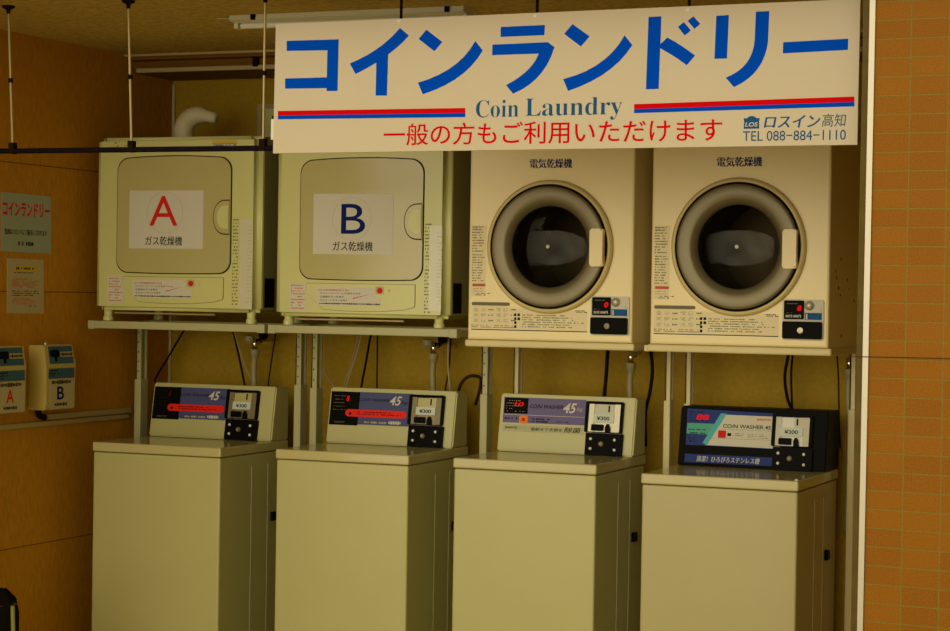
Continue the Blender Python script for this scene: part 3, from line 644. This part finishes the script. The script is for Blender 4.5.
# ------------------------------------------------------------------ hanging sign
ys = -.95
GL = {'ko': [(1.2691,2.3113),(1.4422,2.3108),(1.4409,2.1584),(1.4053,2.1587),(1.4051,2.1672),(1.2659,2.1689),(1.266,2.1991),(1.4051,2.1992),(1.406,2.2795),(1.2696,2.2815)],
'i': [(1.4806,2.238),(1.5097,2.2492),(1.5367,2.2613),(1.5616,2.2745),(1.5846,2.2887),(1.6055,2.3039),(1.6245,2.3201),(1.6415,2.3374),(1.6706,2.3143),(1.6503,2.2952),(1.6284,2.2776),(1.6048,2.2618),(1.6026,2.141),(1.5665,2.1418),(1.567,2.2386),(1.5421,2.2261),(1.5196,2.2155),(1.4994,2.2068)],
'n1': [(1.7022,2.3035),(1.7264,2.3296),(1.7773,2.2923),(1.7527,2.2663)],
'n2': [(1.7023,2.1761),(1.7379,2.1862),(1.7701,2.1984),(1.7989,2.2127),(1.8244,2.2292),(1.8466,2.2478),(1.8655,2.2686),(1.8811,2.2915),(1.9047,2.2642),(1.8882,2.2408),(1.8683,2.2194),(1.8451,2.2),(1.8185,2.1826),(1.7884,2.1672),(1.7549,2.1538),(1.7179,2.1425)],
'ra1': [(1.9599,2.3295),(2.0945,2.3306),(2.0935,2.302),(1.9594,2.3011)],
'ra2': [(1.9347,2.2797),(2.1041,2.2816),(2.1248,2.2672),(2.1153,2.2414),(2.1031,2.2181),(2.0882,2.1973),(2.0705,2.1788),(2.05,2.1627),(2.0268,2.149),(2.0007,2.1378),(1.979,2.1628),(2.0005,2.1736),(2.0196,2.185),(2.0361,2.1969),(2.0502,2.2093),(2.0617,2.2223),(2.0709,2.2358),(2.0776,2.2499),(1.9347,2.2498)],
'n3': [(2.1537,2.3036),(2.1781,2.3303),(2.2297,2.294),(2.204,2.2664)],
'n4': [(2.153,2.1756),(2.1888,2.1849),(2.2213,2.1967),(2.2503,2.2111),(2.276,2.2279),(2.2985,2.2473),(2.3176,2.2691),(2.3335,2.2934),(2.3568,2.2655),(2.3391,2.2422),(2.3184,2.2208),(2.2946,2.2013),(2.2678,2.1837),(2.2378,2.1679),(2.2046,2.154),(2.1683,2.1419)],
'do1': [(2.4032,2.3422),(2.4399,2.3427),(2.4388,2.2657),(2.4585,2.2833),(2.4856,2.268),(2.5124,2.2506),(2.539,2.2311),(2.5158,2.2053),(2.491,2.223),(2.4651,2.2394),(2.4381,2.2546),(2.4357,2.1416),(2.3989,2.1415)],
'do2': [(2.4887,2.3117),(2.5054,2.3241),(2.5257,2.3011),(2.5085,2.2873)], 'do3': [(2.5165,2.3274),(2.5327,2.3394),(2.5524,2.3178),(2.5362,2.3049)],
'ri1': [(2.5981,2.3384),(2.6334,2.3394),(2.6303,2.2206),(2.5949,2.2207)],
'ri2': [(2.7095,2.3454),(2.7466,2.3458),(2.7448,2.2663),(2.7417,2.2449),(2.7361,2.2252),(2.7281,2.2072),(2.7176,2.1908),(2.7047,2.176),(2.6894,2.163),(2.6716,2.1515),(2.6512,2.1418),(2.6279,2.1681),(2.6458,2.1755),(2.6614,2.1843),(2.6748,2.1947),(2.6858,2.2067),(2.6947,2.2201),(2.7012,2.2351),(2.7055,2.2517),(2.7076,2.2698)],
'bar': [(2.787,2.26),(2.9648,2.2639),(2.9644,2.2342),(2.7866,2.2299)]}
sg = thing('hanging_sign', 'large white hanging sign with blue and red Japanese coin laundry lettering', 'sign', (2.11, ys, 1.976), None)
pl = front(ys)
bm = bmesh.new(); add_prism(bm, [(1.231, ys, 2.3632), (1.228, ys, 1.9757), (2.994, ys, 1.980), (2.9955, ys, 2.3695)], (0, .012, 0))
obj('board', bm, 'signw', sg)
hd = None
for name, keys in (('katakana_letter', ['ko']), ('katakana_letter', ['i']), ('katakana_letter', ['n1', 'n2']), ('katakana_letter', ['ra1', 'ra2']), ('katakana_letter', ['n3', 'n4']), ('katakana_letter', ['do1', 'do2', 'do3']), ('katakana_letter', ['ri1', 'ri2']), ('katakana_letter', ['bar'])):
    bm = bmesh.new()
    for k in keys: add_slab(bm, pl, GL[k], 0, .001)
    obj(name, bm, 'blue', sg)
def band(pts, m): slab('stripe', pl, pts, m, sg, 0, .001, label='%s stripe' % m)
band([(1.2429,2.1025),(1.2431,2.0890),(1.8533,2.0856),(1.8531,2.0998)], 'red'); band([(1.2431,2.0890),(1.2433,2.0776),(1.8535,2.0736),(1.8533,2.0856)], 'blue')
band([(2.365,2.1006),(2.3653,2.0868),(2.9842,2.0945),(2.984,2.1088)], 'red'); band([(2.3653,2.0868),(2.3655,2.0757),(2.9845,2.0826),(2.9842,2.0945)], 'blue')
serif = lambda s: ''.join(chr(0x1D400 + ord(c)-65) if 'A' <= c <= 'Z' else chr(0x1D41A + ord(c)-97) if 'a' <= c <= 'z' else c for c in s)
text('english_lettering', serif('Coin'), pl, (1.887, 2.0713, 2.0185, 2.1210), 'teal', sg, d=.0004, th=.0006, off=-.010)
text('english_lettering', serif('Laundry'), pl, (2.0395, 2.0585, 2.330, 2.1225), 'teal', sg, d=.0004, th=.0006, off=-.010)
text('red_lettering', '一般の方もご利用いただけます', pl, (1.5945, 1.9935, 2.6200, 2.0580), 'red', sg, d=.0004, th=.0006, off=.006)
text('telephone_lettering', 'TEL 088−884−1110', pl, (2.679, 1.9935, 2.963, 2.0205), 'teal', sg, d=.0004, th=.0006)
text('name_lettering', 'ロスイン', pl, (2.738, 2.0285, 2.892, 2.0615), 'teal', sg, d=.0004, th=.0006, off=.03, shear=.18)
text('name_lettering', '高知', pl, (2.898, 2.029, 2.963, 2.064), 'tblue', sg, d=.0004, th=.0006, shear=.12)
a, b, c, e = 2.681, 2.7246, 2.0272, 2.062
lg = slab('emblem', pl, [(a, c), (b, c), (b-.001, c+.020), (b+.001, c+.0285), (b-.009, c+.0285), (b-.011, c+.031)] + [((a+b)/2+.0115*math.cos(math.radians(t_)), c+.0285+.0062*math.sin(math.radians(t_))) for t_ in range(20, 161, 20)] + [(a+.011, c+.031), (a+.009, c+.0285), (a-.001, c+.0285), (a+.001, c+.020)], 'teal', sg, 0, .0008)
text('emblem_letters', 'LOS', pl, (a+.004, c+.0055, b-.004, c+.0175), 'signw', lg, d=.0009, off=.02, shear=.15)
obj('clip', Bx(1.213, 1.229, ys+.013, ys+.018, 2.018, 2.080), 'white', sg); obj('clip', Bx(1.216, 1.232, ys+.012, ys+.022, 2.080, 2.090), 'black', sg)
for xt, xb_ in ((402.4, 401), (538.6, 537), (690, 689)):
    xx = at(xb_, 20, 'y', ys+.016).x
    rd = obj('hanger_rod', add_tube(bmesh.new(), [(xx, ys+.0165, ZC), (xx, ys+.0165, 2.20)], .0045, 10), 'barblack', sg)
    obj('rivet', add_lathe(bmesh.new(), (xx, ys, 2.358), (0, -1, 0), [(0, .0015), (.004, .001), (.005, 0)], 10), 'white', rd)
# ------------------------------------------------------------------ black clothes rail on ceiling rods
yr = -.915
rl = thing('hanging_rail', 'black horizontal rail hung from the ceiling on thin steel rods', 'rail', (1.4, yr, ZC))
zb0 = at(0, 151, 'y', yr).z
obj('bar', add_tube(bmesh.new(), [(.05, yr, zb0), (2.95, yr, zb0-.006)], .0085, 12), 'barblack', rl)
for (xt, xb_, m) in ((8.5, 12.6, 'rod'), (128.6, 131.6, 'rod'), (265.2, 263.2, 'rod')):
    a, b = at(xt, 8, 'y', yr), at(xb_, 146, 'y', yr); dxz = (b.x-a.x)/(b.z-a.z)
    top = V3((a.x + dxz*(ZC-a.z), yr, ZC)); bot = V3((a.x + dxz*(zb0-a.z), yr, zb0))
    rd = obj('hanger_rod', add_tube(bmesh.new(), [top, bot], .0042, 10), m, rl)
    L_ = lambda f: top.lerp(bot, f)
    obj('ceiling_bracket', add_lathe(bmesh.new(), top, (0, 0, -1), [(0, 0), (.022, 0), (.020, .006), (.008, .012), (.0055, .026), (0, .026)], 16), 'bracket', rd)
    obj('collar', add_tube(bmesh.new(), [L_(.50), L_(.53)], .0075, 10), 'bracket', rd)
    obj('clamp', Bx(bot.x-.010, bot.x+.010, yr-.011, yr+.011, bot.z-.010, bot.z+.026, bev=.002), 'bracket', rd)
# ------------------------------------------------------------------ ceiling lamp
yl = at(340, 13, 'z', ZC).y
xa, xb_ = at(228.8, 18, 'y', yl-.05).x, at(473.2, 12, 'y', yl-.05).x - .035
lf = thing('ceiling_lamp', 'unlit white fluorescent batten lamp on the ceiling behind the sign', 'lamp', ((xa+xb_)/2, yl, ZC))
bm = bmesh.new(); add_prism(bm, [(xa, yl-.045, ZC), (xa, yl-.05, ZC-.016), (xa, yl-.02, ZC-.022), (xa, yl+.02, ZC-.022), (xa, yl+.05, ZC-.016), (xa, yl+.045, ZC)], (xb_-xa, 0, 0)); obj('housing', bm, 'fixture', lf)
obj('tube', add_tube(bmesh.new(), [(xa+.02, yl, ZC-.030), (xb_-.02, yl, ZC-.030)], .0095, 14), 'tubeg', lf)
for x in (xa, xb_-.016): obj('end_socket', Bx(x, x+.016, yl-.018, yl+.018, ZC-.040, ZC-.016, bev=.003), 'fixture', lf)
for px_ in (253, 447): x = at(px_, 15, 'y', yl-.05).x; obj('clip', Bx(x-.008, x+.008, yl-.056, yl-.045, ZC-.018, ZC+.0, bev=.002), 'black', lf)
p0 = V3((xa, yl-.03, ZC-.008)); obj('lead_wire', add_tube(bmesh.new(), spline([p0, p0+V3((-.03, .0, .001)), p0+V3((-.06, .01, .004))]), .003, 8), 'cordw', lf)
# bracket under the soffit
sb = tag(obj('soffit_bracket', Bx(at(254, 60, 'y', .44).x, at(258.5, 60, 'y', .44).x, .425, .45, 2.405, 2.452, bev=.002), 'bracket'), 'small dark bracket on the brown boxing above gas dryer A', 'bracket')
# ------------------------------------------------------------------ flue elbow, panel on the back wall
fy = .40
pts = [at(183.5, 142, 'y', fy), at(184, 128, 'y', fy), at(188.6, 119.6, 'y', fy), at(197, 115.2, 'y', fy), at(207, 116.0, 'y', fy), at(216.2, 118.2, 'y', fy)]
pts[0].z = 2.1195
fl = thing('flue_elbow', 'pale plastic exhaust elbow standing on top of gas dryer A', 'pipe', (pts[0].x, fy, 2.1185))
obj('elbow', add_tube(bmesh.new(), spline(pts, 5), [.037]*6 + [.0365]*4 + [.036]*4 + [.035, .034, .033, .031, .029, .025, .024, .023, .022, .021, .020, .018], 20), 'flue', fl, smooth=True)
obj('collar', add_lathe(bmesh.new(), (pts[0].x, fy, 2.1185), (0, 0, 1), [(.0, 0), (.042, 0), (.042, .010), (.037, .012), (0, .014)], 24), 'flue', fl)
a = at(259, 104.5, 'y', YB)
ap = thing('wall_panel', 'olive framed panel on the back wall partly hidden behind the sign', 'panel', (a.x+.2, YB, a.z-.3))
bm = ring_slab(bmesh.new(), front(YB), rpoly(a.x, a.z-.30, a.x+.40, a.z), rpoly(a.x+.018, a.z-.282, a.x+.382, a.z-.018), 0, .012); obj('frame', bm, 'duct', ap)
slab('sheet', front(YB), rpoly(a.x+.018, a.z-.282, a.x+.382, a.z-.018), 'gas', ap, 0, .006)
# ------------------------------------------------------------------ things on the left wall
def timer(letter, lm, px_front_right, label):
    # measured on box B, box A sits nearer the front
    y0 = -.223; x1 = at(46, 378, 'y', y0).x; y1 = at(75.5, 378, 'x', x1).y; zt = at(60, 345, 'x', x1).z; zb = at(60, 409.5, 'x', x1).z
    dy = at(px_front_right, 378, 'x', x1).y - y1
    t = thing('coin_timer', label, 'timer', (XL, (y0+y1)/2+dy, zb), 'coin timers on the left wall')
    bm = bmesh.new(); w = y1-y0
    prof = [(XL, zb), (x1-.006, zb), (x1, zb+.02), (x1, zt-.07), (x1-.012, zt), (XL, zt)]
    add_prism(bm, [(x, y0+dy, z) for x, z in prof], (0, w, 0)); bmesh.ops.bevel(bm, geom=list(bm.edges), offset=.004, segments=2, affect='EDGES')
    obj('casing', bm, 'timer', t)
    lo = Plane((x1, 0, 0), (0, 1, 0), (0, 0, 1)); up = Plane((x1, 0, zt-.07), (0, 1, 0), (-.012, 0, .07))
    q = lambda P, x, y: (lambda r: (r[0]+dy, r[1]))(P.px(x, y)); rc = lambda P, a, b: (lambda p, s: (p[0], s[1], s[0], p[1]))(q(P, *a), q(P, *b))
    bp = slab('blue_plate', up, rpoly(*rc(up, (47.6, 346.5), (73.6, 363.0))), 'tblue', t, 0, .001)
    slab('white_label', up, rpoly(*rc(up, (59.4, 351.8), (73.0, 356.4))), 'posterc', bp, .001, .0016)
    fine('print', up, rc(up, (60.4, 352.6), (72, 355.8)), 1, 'ink', bp, seed=71, d=.0017, h=.9, cw=.011, fill=1, ragged=False)
    slab('coin_inlet', up, rpoly(*rc(up, (49.2, 350.2), (58.4, 357.0)), .012), 'black', bp, .001, .008)
    slab('coin_chute', up, rpoly(*rc(up, (54.4, 357.0), (56.6, 361.4))), 'black', bp, .001, .003)
    b2 = slab('blue_plate', lo, rpoly(*rc(lo, (48.6, 368.8), (74.0, 377.6))), 'tblue', t, 0, .001)
    fine('print', lo, rc(lo, (49, 369.6), (60, 377)), 3, 'ink', b2, seed=72, d=.0012, h=.7, cw=.014)
    ps = slab('paper_label', lo, rpoly(*rc(lo, (50.0, 380.0), (74.2, 407.6))), 'posterc', t, 0, .0008)
    text('letter', letter, lo, rc(lo, (57.0, 386.6), (63.8, 399.2)), lm, ps, d=.0009, off=.02)
    fine('print', lo, rc(lo, (51.4, 379.9), (70.6, 384.0)), 1, 'ink', ps, seed=73, d=.0009, h=.8, cw=.012, ragged=False, fill=1)
    fine('print', lo, rc(lo, (54.4, 402.4), (66.6, 406.0)), 1, 'ink', ps, seed=74, d=.0009, h=.8, cw=.013, ragged=False, fill=1)
    obj('lock', add_lathe(bmesh.new(), (x1-.035, (y0+y1)/2+dy-.05, zt), (0, 0, 1), [(.012, -.001), (.012, .008), (.008, .011), (0, .011)], 16), 'chrome', t)
    return t
timer('B', 'navy', 75.5, 'yellow-beige coin timer box on left wall marked with a dark letter B')
timer('A', 'redbtn', 26.2, 'yellow-beige coin timer box at photo edge marked with a red letter A')
wl = side(XL)
ps = thing('wall_poster', 'pale grey-green paper notice with big red lettering on the left wall', 'poster', (XL, wl.px(25, 220)[0], wl.px(25, 253)[1]))
slab('paper', wl, [wl.px(.8, 191.8), wl.px(50.8, 196.6), wl.px(50.8, 254.0), wl.px(.8, 251.2)], 'posterg', ps, .0, .001)
text('heading', 'コインランドリー', wl, wl.rect((2.6, 200.6), (49.4, 218.6)), 'red', ps, d=.0011, off=.03)
text('line', '洗剤はフロントにて販売しております', wl, wl.rect((4.4, 228.2), (46.6, 236.4)), 'ink', ps, d=.0011, off=.02)
fine('line', wl, wl.rect((18, 240.6), (34, 247)), 1, 'ink', ps, seed=81, d=.0011, h=.85, cw=.016, ragged=False)
ps = thing('wall_notice', 'small beige notice with yellow heading, pinned below the grey-green poster', 'poster', (XL, wl.px(25, 290)[0], wl.px(25, 313)[1]))
slab('paper', wl, [wl.px(7.0, 258.2), wl.px(43.5, 260.0), wl.px(43.5, 313.9), wl.px(7.0, 313.0)], 'posterc', ps, .0, .001)
slab('heading_band', wl, rpoly(*wl.rect((15, 265.4), (37, 271.4))), 'yellow', ps, .001, .0013)
fine('print', wl, wl.rect((16, 266), (36, 271)), 1, 'ink', ps, seed=82, d=.0014, h=.6, cw=.012)
fine('print', wl, wl.rect((14, 271.8), (37, 273.8)), 1, 'ink', ps, seed=83, d=.0011, h=.8, cw=.008)
fine('red_print', wl, wl.rect((12, 278), (39, 288)), 5, 'redink', ps, seed=84, d=.0011, h=.6, cw=.008)
fine('print', wl, wl.rect((12, 290), (39, 296.5)), 3, 'ink', ps, seed=85, d=.0011, h=.5, cw=.008)
fine('red_print', wl, wl.rect((12, 298), (39, 304.8)), 4, 'redink', ps, seed=86, d=.0011, h=.6, cw=.008)
fine('print', wl, wl.rect((28, 305.4), (37, 307)), 1, 'ink', ps, seed=87, d=.0011, h=.7, cw=.008)
def duct(ya, yb, za, zb, d, label):
    return tag(obj('cable_duct', Bx(XL, XL+d, ya, yb, za, zb, bev=.003), 'duct'), label, 'cable duct', 'cable ducts on the left wall')
u = wl.px(127, 415)
duct(-1.6, wl.px(126.5, 417)[0], wl.px(60, 424.6)[1], wl.px(60, 419.6)[1], .012, 'lower, longer beige cable duct running along the left wall to photo edge')
duct(wl.px(43, 415)[0], .455, wl.px(90, 416.0)[1], wl.px(90, 410.4)[1], .014, 'upper, shorter beige cable duct starting below coin timer B')
q0 = wl.px(38, 409); tag(obj('conduit_bend', add_tube(bmesh.new(), spline([(XL+.02, q0[0]-.03, q0[1]), (XL+.018, q0[0]-.015, q0[1]-.022), (XL+.016, q0[0]+.02, q0[1]-.032)]), .011, 12), 'bracket'), 'dark bent conduit piece under coin timer B', 'conduit')
# ------------------------------------------------------------------ taps with hoses
def tap(px_, py0, py1, label, y, handle=True):
    c = at(px_, py0, 'y', y); e = at(px_+.3, py1+30, 'y', y)
    zt = c.z
    t = thing('water_tap', label, 'tap', (c.x, y, zt), 'taps with hoses under the dryers')
    obj('spout', add_tube(bmesh.new(), [(c.x, y, zt+.012), (c.x, y, zt-.028)], [.013, .010], 14), 'chrome', t, smooth=True)
    obj('wall_pipe', add_tube(bmesh.new(), spline([(c.x, y, zt+.004), (c.x+.012, y+.03, zt+.0), (c.x+.012, YB, zt-.004)]), .011, 12), 'chrome', t, smooth=True)
    if handle:
        obj('knob', add_lathe(bmesh.new(), (c.x+.028, y+.01, zt+.022), V3((.55, -.5, .5)), [(0, .022), (.014, .02), (.020, .01), (.016, 0), (.006, -.02)], 14), 'black', t)
        obj('cap', add_lathe(bmesh.new(), (c.x-.025, y, zt+.012), (0, 0, -1), [(0, -.016), (.020, -.010), (.020, .008), (.010, .020), (0, .022)], 16), 'hose', t)
    obj('coupling', add_lathe(bmesh.new(), (c.x, y, zt-.028), (0, 0, -1), [(0, 0), (.019, 0), (.019, .016), (.014, .030), (.012, .034), (0, .034)], 18), 'hose', t)
    obj('clamp_ring', add_lathe(bmesh.new(), (c.x, y, zt-.066), (0, 0, -1), [(.0, 0), (.0095, 0), (.0095, .012), (0, .012)], 16), 'chrome', t)
    obj('hose', add_tube(bmesh.new(), spline([(c.x, y, zt-.05), (c.x-.002, y, zt-.12), (e.x, y, e.z), (e.x-.01, y+.02, .75)]), .0115, 12), 'hose', t, smooth=True)
    return t
tap(254.8, 342, 385, 'tap with grey-green hose behind the machine nearest the left wall', .585)
tap(433.6, 346, 390, 'tap with grey-green hose behind the machine below gas dryer B', .585)
tap(631.0, 355, 398, 'tap with grey-green hose behind the purple-panelled machine', .585, False)
tap(849.5, 361, 412, 'tap with hose in the shade beside the tiled pillar', .66, False)
# ------------------------------------------------------------------ cords
def cord(pxs, y, r, m, label, group=None, end=.80):
    pts = [at(x, yy, 'y', y) for x, yy in pxs]
    l = pts[-1].copy(); l.z = max(l.z - .12, end); l.y += .02; l.x += (pts[-1].x-pts[-2].x)*.3; pts.append(l)
    return tag(obj('power_cord' if m == 'cordb' else 'cord', add_tube(bmesh.new(), spline(pts, 6), r, 8), m, smooth=True), label, 'cord', group)
cord([(184.8, 329), (169, 356), (153.4, 384)], .64, .0042, 'cordb', 'black cord slanting down left beside the left post of stand A')
cord([(232.8, 329), (239, 357), (245.2, 388)], .62, .0042, 'cordb', 'black cord hanging just left of the first tap')
cord([(234.2, 331), (239.5, 350), (245, 366), (254, 388)], .605, .0026, 'cordw', 'thin beige cord curving down just left of the first tap')
cord([(276, 332), (272, 358), (268.2, 388)], .64, .0030, 'cordb', 'thin black cord just right of the first tap')
cord([(321, 367), (327, 377.5), (335, 390)], .64, .0026, 'cordw', 'short pale cord slanting right from the right post of stand A')
cord([(358.5, 333), (352, 361), (343, 391)], .63, .0028, 'cordw', 'left one of two pale cords under gas dryer B')
cord([(361.5, 333), (357, 352), (345.5, 390)], .60, .0028, 'cordw', 'right one of two pale cords under gas dryer B')
cord([(371, 333), (366, 362), (361, 391)], .63, .0046, 'cordb', 'thick black cord under gas dryer B')
cord([(377.6, 333), (377.2, 362), (377, 391)], .66, .0034, 'cordr', 'thin dark straight cord under gas dryer B')
cord([(448.4, 337), (448, 360), (448.6, 374), (450.4, 394)], .62, .0040, 'cordw', 'pale cord just right of the tap under gas dryer B')
cord([(450.6, 337), (449.6, 362), (448.2, 374), (445, 394)], .635, .0034, 'cordr', 'dark brown cord crossing the pale one right of that tap')
tag(obj('cord', add_tube(bmesh.new(), spline([at(457, 396, 'y', .66), at(461, 384, 'y', .66), at(467, 377.4, 'y', .66), at(474, 375.8, 'y', .66), at(480.5, 378.5, 'y', .66), at(480, 388, 'y', .66), at(475.5, 405, 'y', .66)], 6), .0062, 10), 'cordr', smooth=True), 'dark brown cord looping over behind the left post of the electric dryer stand', 'cord')
cord([(608.6, 350), (607, 372), (605, 400)], .64, .0050, 'cordb', 'black cord under the left electric dryer, left of the tap')
cord([(606.6, 350), (605, 378), (603, 400)], .66, .0036, 'cordr', 'thin dark cord close behind the black cord left of the tap')
cord([(650.8, 350), (652.4, 371), (649.6, 394), (645.4, 413)], .64, .0066, 'cordb', 'thick black cord curving down between the two electric dryers')
cord([(788.6, 354), (784.9, 376), (787.2, 397), (792, 413)], .64, .0056, 'cordb', 'thick black cord bowing left under the right electric dryer')
cord([(792.6, 354), (791.2, 376), (792.4, 413)], .655, .0040, 'cordb', 'thinner black cord straight down under the right electric dryer')
cord([(837, 354), (838.4, 378), (839, 414)], .66, .0030, 'cordr', 'thin brown cord near the tiled pillar')
# thin line across the tiles
tag(obj('wire', add_tube(bmesh.new(), [at(852, 356.6, 'y', YT-.012), at(905, 357.6, 'y', YT-.018), at(990, 359.6, 'y', YT-.042)], .0011, 8), 'wirebrown'), 'thin dark wire stretched level across the brown tiles', 'wire')
# ------------------------------------------------------------------ dark bag at the lower left edge
bc = at(-6, 622, 'y', -.75); bc.z = 0
zt = at(6, 589, 'y', -.75).z; rx = (at(14.5, 610, 'y', -.75).x - bc.x)
bg = thing('black_bag', 'dark lumpy bag with yellow-green strap at the bottom left photo corner', 'bag', (bc.x, -.75, 0))
prof = [(0, 0), (rx*.95, .0), (rx*1.05, .08), (rx*1.05, zt*.5), (rx*1.0, zt*.86), (rx*.86, zt*.94), (rx*.55, zt*.99), (0, zt)]
bm = add_lathe(bmesh.new(), (bc.x, -.75, 0), (0, 0, 1), prof, 28)
rnd = random.Random(9)
for v in bm.verts:
    if v.co.z > .01: v.co += V3((rnd.uniform(-.006, .006), rnd.uniform(-.006, .006), rnd.uniform(-.006, .004)))
obj('sack', bm, 'bag', bg, smooth=True)
obj('rim', add_lathe(bmesh.new(), (bc.x, -.75, zt*.90), (0, 0, 1), [(rx*.90, 0), (rx*.94, .006), (rx*.82, .016), (rx*.80, .006)], 28, close=True), 'bagr', bg)
obj('strap', add_tube(bmesh.new(), [at(12.6, 606, 'y', -.75-rx*.62), at(13.4, 640, 'y', -.75-rx*.66), (bc.x+rx*.70, -.75-rx*.78, .05)], .007, 8), 'bagg', bg)
# ------------------------------------------------------------------ light: daylight entering from the open front
AMB = (.62, .52, .16); GLOW_DIR = (-.06, -1, .0); GLOW_MIN = .76; GLOW = 3.9; GLOW_COL = (1., .90, .72)
w = bpy.data.worlds.new('daylight'); S.world = w; w.use_nodes = True; n = w.node_tree.nodes; L = w.node_tree.links.new
bgd = n['Background']
def node(kind, **k):
    o = n.new(kind)
    for a_, v_ in k.items(): setattr(o, a_, v_)
    return o
tc = node('ShaderNodeTexCoord'); DIR = tc.outputs['Generated']
sp = node('ShaderNodeSeparateXYZ'); L(DIR, sp.inputs[0])
el = node('ShaderNodeValToRGB'); L(sp.outputs['Z'], el.inputs['Fac'])          # dim ambient by elevation
e = el.color_ramp.elements; e[0].position = 0; e[0].color = (.12, .10, .03, 1); e[1].position = .55; e[1].color = (AMB[0], AMB[1], AMB[2], 1)
x = e.new(.05); x.color = (AMB[0]*.4, AMB[1]*.4, AMB[2]*.4, 1)
dt = node('ShaderNodeVectorMath', operation='DOT_PRODUCT'); L(DIR, dt.inputs[0]); dt.inputs[1].default_value = V3(GLOW_DIR).normalized()
gl = node('ShaderNodeMapRange', interpolation_type='SMOOTHSTEP'); L(dt.outputs['Value'], gl.inputs['Value'])
gl.inputs['From Min'].default_value = GLOW_MIN; gl.inputs['From Max'].default_value = 1.; gl.inputs['To Min'].default_value = 0; gl.inputs['To Max'].default_value = GLOW
up = node('ShaderNodeMapRange', interpolation_type='SMOOTHSTEP'); L(sp.outputs['Z'], up.inputs['Value'])
up.inputs['From Min'].default_value = -.30; up.inputs['From Max'].default_value = -.10; up.inputs['To Min'].default_value = .12; up.inputs['To Max'].default_value = 1.
nz = node('ShaderNodeTexNoise'); nz.inputs['Scale'].default_value = 6; nz.inputs['Detail'].default_value = 3; L(DIR, nz.inputs['Vector'])
nr = node('ShaderNodeMapRange'); L(nz.outputs['Fac'], nr.inputs['Value']); nr.inputs['From Min'].default_value = .35; nr.inputs['From Max'].default_value = .65; nr.inputs['To Min'].default_value = .55; nr.inputs['To Max'].default_value = 1.2
m1 = node('ShaderNodeMath', operation='MULTIPLY'); L(gl.outputs[0], m1.inputs[0]); L(up.outputs[0], m1.inputs[1])
m2 = node('ShaderNodeMath', operation='MULTIPLY'); L(m1.outputs[0], m2.inputs[0]); L(nr.outputs[0], m2.inputs[1])
vm = node('ShaderNodeVectorMath', operation='SCALE'); vm.inputs[0].default_value = GLOW_COL; L(m2.outputs[0], vm.inputs['Scale'])
va = node('ShaderNodeVectorMath', operation='ADD'); L(el.outputs['Color'], va.inputs[0]); L(vm.outputs[0], va.inputs[1])
L(va.outputs[0], bgd.inputs['Color']); bgd.inputs['Strength'].default_value = 1.
S.view_settings.view_transform = 'Standard'; S.view_settings.look = 'None'; S.view_settings.gamma = 1; S.view_settings.use_curve_mapping = False
S.view_settings.exposure = 0.0
